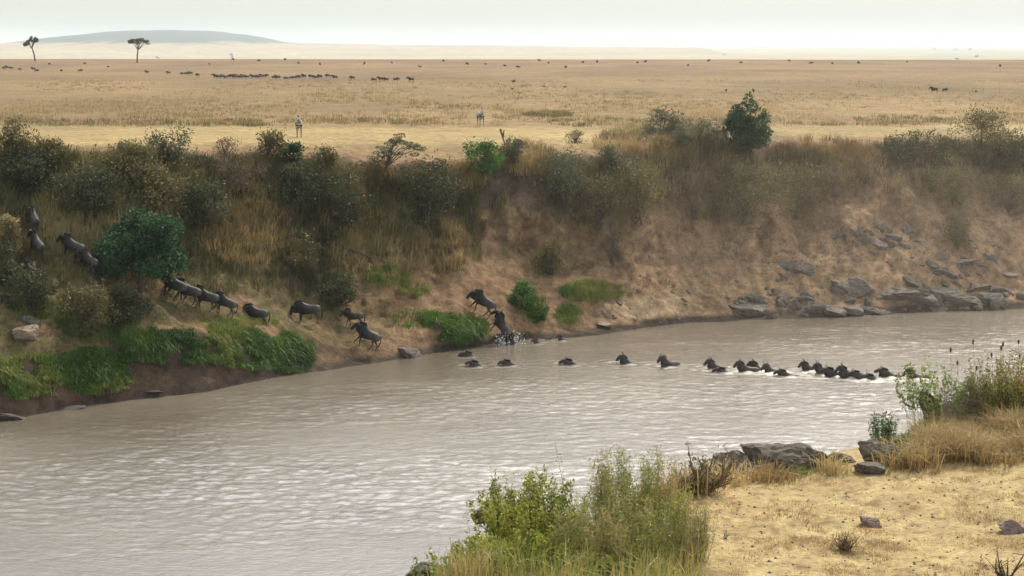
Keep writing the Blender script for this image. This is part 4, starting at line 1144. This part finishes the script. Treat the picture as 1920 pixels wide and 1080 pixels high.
P = spots([(2080, 840, 150, 60, 420), (1930, 800, 60, 40, 200), (1860, 835, 75, 40, 320), (1890, 790, 50, 50, 200), (1790, 845, 70, 22, 120), (1700, 870, 60, 14, 60), (1560, 886, 20, 4, 14), (1420, 903, 60, 4, 20), (1290, 920, 34, 14, 26), (1350, 908, 40, 6, 12), (1800, 810, 50, 20, 60)], nb_, 33)
o = blades('golden_grass', P, .38 + .5 * (fbm(P[:, 0] * 1.6, P[:, 1] * 1.6, None, 2, 175) * .5 + .5), 'gold', 12, .024, .26, .85, 34, True, toned(P, 177, 1.2)); tag(o, 'tall golden orange dry grass on the right of the near bank', 'grass', kind='stuff')
P = spots([(1700, 830, 50, 20, 220), (1720, 850, 60, 20, 160), (1760, 815, 50, 20, 200), (1800, 800, 60, 30, 160), (1690, 855, 50, 22, 120), (1480, 890, 40, 8, 30), (1760, 790, 50, 30, 140), (1850, 760, 70, 25, 200)], nb_, 35)
o = blades('green_grass', P, .28, 'turf', 14, .014, .12, .5, 36, True, toned(P, 179, 1.2) + .2); tag(o, 'green grass growing among the near bank rocks', 'grass', kind='stuff')

def stalky(name, label, loc, w_, h_, nst, mat, leafmat, seed, leaf=.09, per=26, lean=.35, aspect=.35, cat='bush', r=.008, topheavy=.35, group=None):
    """many upright stems with leaves along them"""
    g = np.random.default_rng(seed)
    gr = drop(loc[0], loc[1], bvh_near)
    if gr is not None:                       # root it on the bank itself, keep the height of its top
        h_ = max(.3, h_ + loc[2] - gr.z); loc = tuple(gr)
    root = empty(name, loc); tag(root, label, cat, group)
    ch = []; P = []; Q = []
    for k in range(nst):
        a = g.uniform(0, 2 * math.pi); rr_ = math.sqrt(g.uniform(0, 1)) * w_ * .42
        b = np.array([rr_ * math.cos(a), rr_ * math.sin(a) * .8, -.3])
        hh = h_ * g.uniform(.5, 1.08) * (1 - .35 * (rr_ / (w_ * .5)) ** 2)
        tip = b + np.array([math.cos(a) * lean * hh * g.uniform(0, 1) + g.normal(0, .06) * hh, math.sin(a) * lean * hh * g.uniform(0, 1), hh + .3])
        mid = b * .5 + tip * .5 + np.array([g.normal(0, .04), g.normal(0, .04), .05]) * hh
        ch.append(([tuple(b), tuple(mid), tuple(tip)], [r, r * .7, r * .3]))
        t_ = g.uniform(topheavy, 1.0, per)[:, None]
        c = (1 - t_) ** 2 * b + 2 * t_ * (1 - t_) * mid + t_ ** 2 * tip
        q = g.normal(size=(per, 3)); q /= np.linalg.norm(q, axis=1)[:, None]
        P.append(c + q * leaf * .9); Q.append(q + np.array([0, 0, .5]))
    f = link('foliage', leaves_mesh('foliage', np.vstack(P), np.vstack(Q), leaf, seed, aspect), M[leafmat], root); f['kind'] = 'stuff'
    s_ = link('stem', tubes_mesh('stem', ch, 4), M[mat], root); s_['kind'] = 'stuff'
    return root
def nplace(px, py):
    h = hit(px, py, nb_)
    for k in range(40):                      # step down to the first point on the bank top
        if h is not None and h.y < 56 and h.z > 9.5: break
        py += 4; h = hit(px, py, nb_)
    return h
FG = 'plants of the foreground thicket'
stalky('leafy_bush', 'bright leafy bush at the left of the foreground thicket with dark gaps', at(990, 1120, 35.5), 2.0, 2.35, 85, 'bark', 'fgleaf', 61, .078, 95, .40, .5, group=FG)
stalky('leafy_bush', 'tall leafy shoot cluster standing above the middle of the thicket', at(1015, 1080, 37), .7, 2.25, 24, 'bark', 'fgleaf', 62, .078, 90, .16, .5, group=FG)
stalky('leafy_bush', 'low yellow green bush at the lower left corner of the thicket', at(880, 1130, 35), 1.5, .95, 70, 'bark', 'yleaf', 63, .09, 60, .5, .55, group=FG)
stalky('leafy_bush', 'dense green bush under the tall shoots at the bottom edge', at(1060, 1140, 34), 1.9, 1.4, 70, 'bark', 'fgleaf', 64, .078, 80, .4, .5, group=FG)
stalky('wispy_bush', 'tall wispy yellow green bush at the right of the thicket', at(1185, 1110, 36.5), 1.6, 2.9, 130, 'dead', 'wisp', 65, .10, 80, .2, .17, group=FG)
stalky('wispy_bush', 'feathery straw coloured bush in front of the tall wispy one', at(1140, 1150, 34), 2.2, 2.3, 150, 'dead', 'wisp', 66, .10, 70, .3, .16, group=FG)
stalky('wispy_bush', 'brownish dry bush at the right foot of the thicket beside the straw', at(1275, 1110, 35), 1.1, 1.9, 100, 'dead', 'wisp', 67, .09, 44, .3, .12, group=FG)
stalky('wispy_bush', 'green tinged feathery bush between the tall wispy one and the straw', at(1235, 1090, 36), 1.2, 2.0, 90, 'bark', 'fgleaf', 60, .09, 50, .25, .16, group=FG)
stalky('wispy_bush', 'thin pale shoots sticking out at the left of the thicket', at(945, 1060, 38), 1.0, 1.4, 18, 'dead', 'yleaf', 68, .085, 26, .6, .4, topheavy=.6, group=FG)
stalky('leafy_bush', 'shaded dense green bush filling the bottom edge left of the feathery bush', at(1000, 1150, 33.6), 2.0, 1.45, 80, 'bark', 'fgleaf', 58, .078, 90, .45, .5, group=FG, topheavy=.2)
stalky('leafy_bush', 'olive leafed bush at the bottom edge under the feathery bush', at(1120, 1160, 33.4), 1.7, 1.3, 100, 'bark', 'fgleaf', 57, .09, 60, .45, .5, group=FG, topheavy=.2)
stalky('wispy_bush', 'thin yellow green stems rising through the leafy bush at left', at(1000, 1120, 36.2), 1.8, 2.5, 60, 'dead', 'wisp', 56, .09, 50, .3, .2, group=FG)
stalky('leafy_bush', 'low bright bush at the bottom edge left of the shaded dense one', at(925, 1125, 33.9), 1.6, 1.15, 100, 'bark', 'fgleaf', 55, .078, 80, .45, .5, group=FG, topheavy=.2)
stalky('tall_stalk', 'single tall thin flowering stalk rising out of the thicket', at(1078, 960, 38.5), .12, 1.95, 3, 'dead', 'wisp', 69, .07, 40, .05, .3, cat='stalk', r=.014, topheavy=.2)
P = spots([(1230, 1050, 70, 60, 200)], nb_, 37)
P = np.vstack([P[:60], rect_spots(1030, 1310, 1040, 1130, 60, nb_, 39), rect_spots(820, 1040, 1062, 1092, 70, nb_, 40)])
o = blades('thicket_grass', P, .35 + .5 * rng.uniform(0, 1, len(P)), 'wisp', 12, .02, .25, .6, 38, True, toned(P, 181, 1.5)); tag(o, 'tall mixed grass growing through the foreground thicket', 'grass', kind='stuff')
# dry stumpy shrub
def stumpy(name, label, loc, sc, seed, n, leafmat, nleaf, mat='bark'):
    g = np.random.default_rng(seed)
    root = empty(name, loc); tag(root, label, 'bush')
    ch = []; P = []; Q = []
    for k in range(n):
        a = g.uniform(0, 2 * math.pi); l = sc * g.uniform(.35, 1.0)
        d = np.array([math.cos(a) * g.uniform(.2, .9), math.sin(a) * .5, g.uniform(.3, 1.0)])
        p1 = d * l * .5 + g.normal(0, .06, 3) * sc; p2 = d * l + g.normal(0, .10, 3) * sc
        ch.append(([(0, 0, -.05), tuple(p1), tuple(p2)], [.035 * sc, .026 * sc, .010 * sc]))
        for j in range(2):
            q = p1 + (p2 - p1) * g.uniform(0, .8); e = q + g.normal(0, .18, 3) * sc + np.array([0, 0, .12]) * sc
            ch.append(([tuple(q), tuple(e)], [.014 * sc, .005 * sc]))
            P.append(e + g.normal(0, .05, (nleaf, 3)) * sc); Q.append(np.tile([0, 0, 1.0], (nleaf, 1)))
    s_ = link('stem', tubes_mesh('stem', ch, 5), M[mat], root); s_['kind'] = 'stuff'
    f = link('foliage', leaves_mesh('foliage', np.vstack(P), np.vstack(Q), .06 * sc, seed, .5), M[leafmat], root); f['kind'] = 'stuff'
    return root
stumpy('dry_shrub', 'gnarled brown dry shrub with sparse leaves left of the ridged rock', nplace(1320, 926), .95, 71, 46, 'mixed', 12, 'brownwood')
stumpy('dry_tuft', 'small dark dead tuft in the middle of the dry straw', nplace(1585, 1032), .42, 72, 34, 'brown', 14, 'brownwood')
stumpy('dry_shrub', 'tiny dark dead sprig on the straw beside the thicket', nplace(1360, 1010), .22, 73, 8, 'brown', 4)
stumpy('twig_clump', 'bare brown twigs standing at the lower right corner', nplace(1888, 1090), .7, 74, 9, 'brown', 2)
# right hand bushes
stalky('sapling', 'yellow green leafy sapling leaning over the water at the right', nplace(1752, 800), 1.5, 1.6, 44, 'dead', 'yleaf', 81, .10, 30, .5, .5, topheavy=.5)
stalky('grey_bush', 'dry grey brown bush between the sapling and the reddish bush', nplace(1810, 800), 1.3, 1.3, 110, 'dead', 'dead', 82, .06, 34, .35, .25)
stalky('reddish_bush', 'reddish green bush at the right edge with dark seed heads above', nplace(1868, 795), 1.6, 1.7, 95, 'bark', 'red', 83, .075, 50, .35, .45)
stalky('reddish_bush', 'green tinged bush cut by the right edge above the golden grass', nplace(1930, 790), 1.5, 1.9, 80, 'bark', 'red', 84, .075, 50, .35, .45)
stalky('green_plant', 'small fresh green plant on the bank edge left of the sapling', nplace(1655, 828), .5, .85, 60, 'bark', 'bright', 85, .07, 26, .3, .4, cat='plant')
stalky('green_plant', 'low green plant spilling over the sloping rock of the right group', nplace(1692, 868), .6, .42, 40, 'bark', 'bright', 86, .07, 26, .4, .4, cat='plant')
g = np.random.default_rng(88)
for i, (px, py, top) in enumerate([(1785, 790, 655), (1797, 780, 680), (1830, 770, 640), (1852, 770, 665), (1880, 770, 645), (1900, 770, 668), (1865, 770, 652), (1910, 770, 640), (1815, 780, 690)]):
    a = nplace(px, py); hh = (py - top) * a.y / F
    root = empty('seed_stalk', a); tag(root, 'thin stalk with a dark seed head above the reddish bush at right', 'stalk', 'seed stalks above the reddish bush')
    lx = g.normal(0, .12)
    link('stem', tubes_mesh('stem', [([(0, 0, -.1), (lx * .4, 0, hh * .6), (lx, 0, hh)], [.006, .005, .004])], 4), M['dead'], root)
    link('seed_head', tubes_mesh('seed_head', [([(lx, 0, hh - .03), (lx, 0, hh + .02), (lx, 0, hh + .07), (lx, 0, hh + .10)], [.008, .028, .026, .006])], 6), M['brown'], root)

# splash round the last climbing animal
g = np.random.default_rng(91)
x, y, z = on_z(950, 642)
n = 500
P = np.stack([x + g.normal(0, .55, n), y + g.normal(0, .5, n) - .3, np.abs(g.normal(0, .35, n))], 1)
me = leaves_mesh('splash', P, np.tile([0, 0, 1.0], (n, 1)), .10, 91, .8)
m, t, p, o_ = newmat('spray'); p.inputs['Base Color'].default_value = (.75, .72, .66, 1); p.inputs['Roughness'].default_value = .2
o = link('splash', me, m); tag(o, 'white spray thrown up by the last wildebeest leaving the river', 'splash', kind='stuff')

# ------------------------------------------------------------------ haze
bm = bmesh.new(); bmesh.ops.create_cube(bm, size=1)
me = bpy.data.meshes.new('haze'); bm.to_mesh(me); bm.free()
me.transform(Matrix.Translation((0, 15500, 38)) @ Matrix.Diagonal((48000, 32600, 170, 1)))
m = bpy.data.materials.new('haze'); m.use_nodes = True; t = m.node_tree; t.nodes.clear()
v = t.nodes.new('ShaderNodeVolumePrincipled'); v.inputs['Density'].default_value = .000085; v.inputs['Color'].default_value = (.74, .83, .92, 1)
v.inputs['Anisotropy'].default_value = .2
ou = t.nodes.new('ShaderNodeOutputMaterial'); t.links.new(v.outputs[0], ou.inputs['Volume'])
hz = link('haze', me, m); hz['kind'] = 'stuff'

# dust raised by the herd along the far bank
bm = bmesh.new(); bmesh.ops.create_icosphere(bm, subdivisions=3, radius=1)
me = bpy.data.meshes.new('dust'); bm.to_mesh(me); bm.free()
m = bpy.data.materials.new('dust'); m.use_nodes = True; t = m.node_tree; t.nodes.clear()
v = t.nodes.new('ShaderNodeVolumePrincipled'); v.inputs['Color'].default_value = (.93, .80, .65, 1); v.inputs['Anisotropy'].default_value = .3
tc = N(t, 'ShaderNodeTexCoord'); gr = N(t, 'ShaderNodeTexGradient', gradient_type='SPHERICAL'); t.links.new(tc.outputs['Object'], gr.inputs[0])
dn = N(t, 'ShaderNodeMath', operation='MULTIPLY'); dn.inputs[1].default_value = .0055; t.links.new(gr.outputs['Fac'], dn.inputs[0])
t.links.new(dn.outputs[0], v.inputs['Density'])
ou = t.nodes.new('ShaderNodeOutputMaterial'); t.links.new(v.outputs[0], ou.inputs['Volume'])
dz = link('dust', me, m); dz['kind'] = 'stuff'; dz['label'] = 'thin dust hanging over the right half of the far bank'
dz.location = (22, 149, 5); dz.scale = (52, 19, 13)
S.cycles.volume_step_rate = 2.0
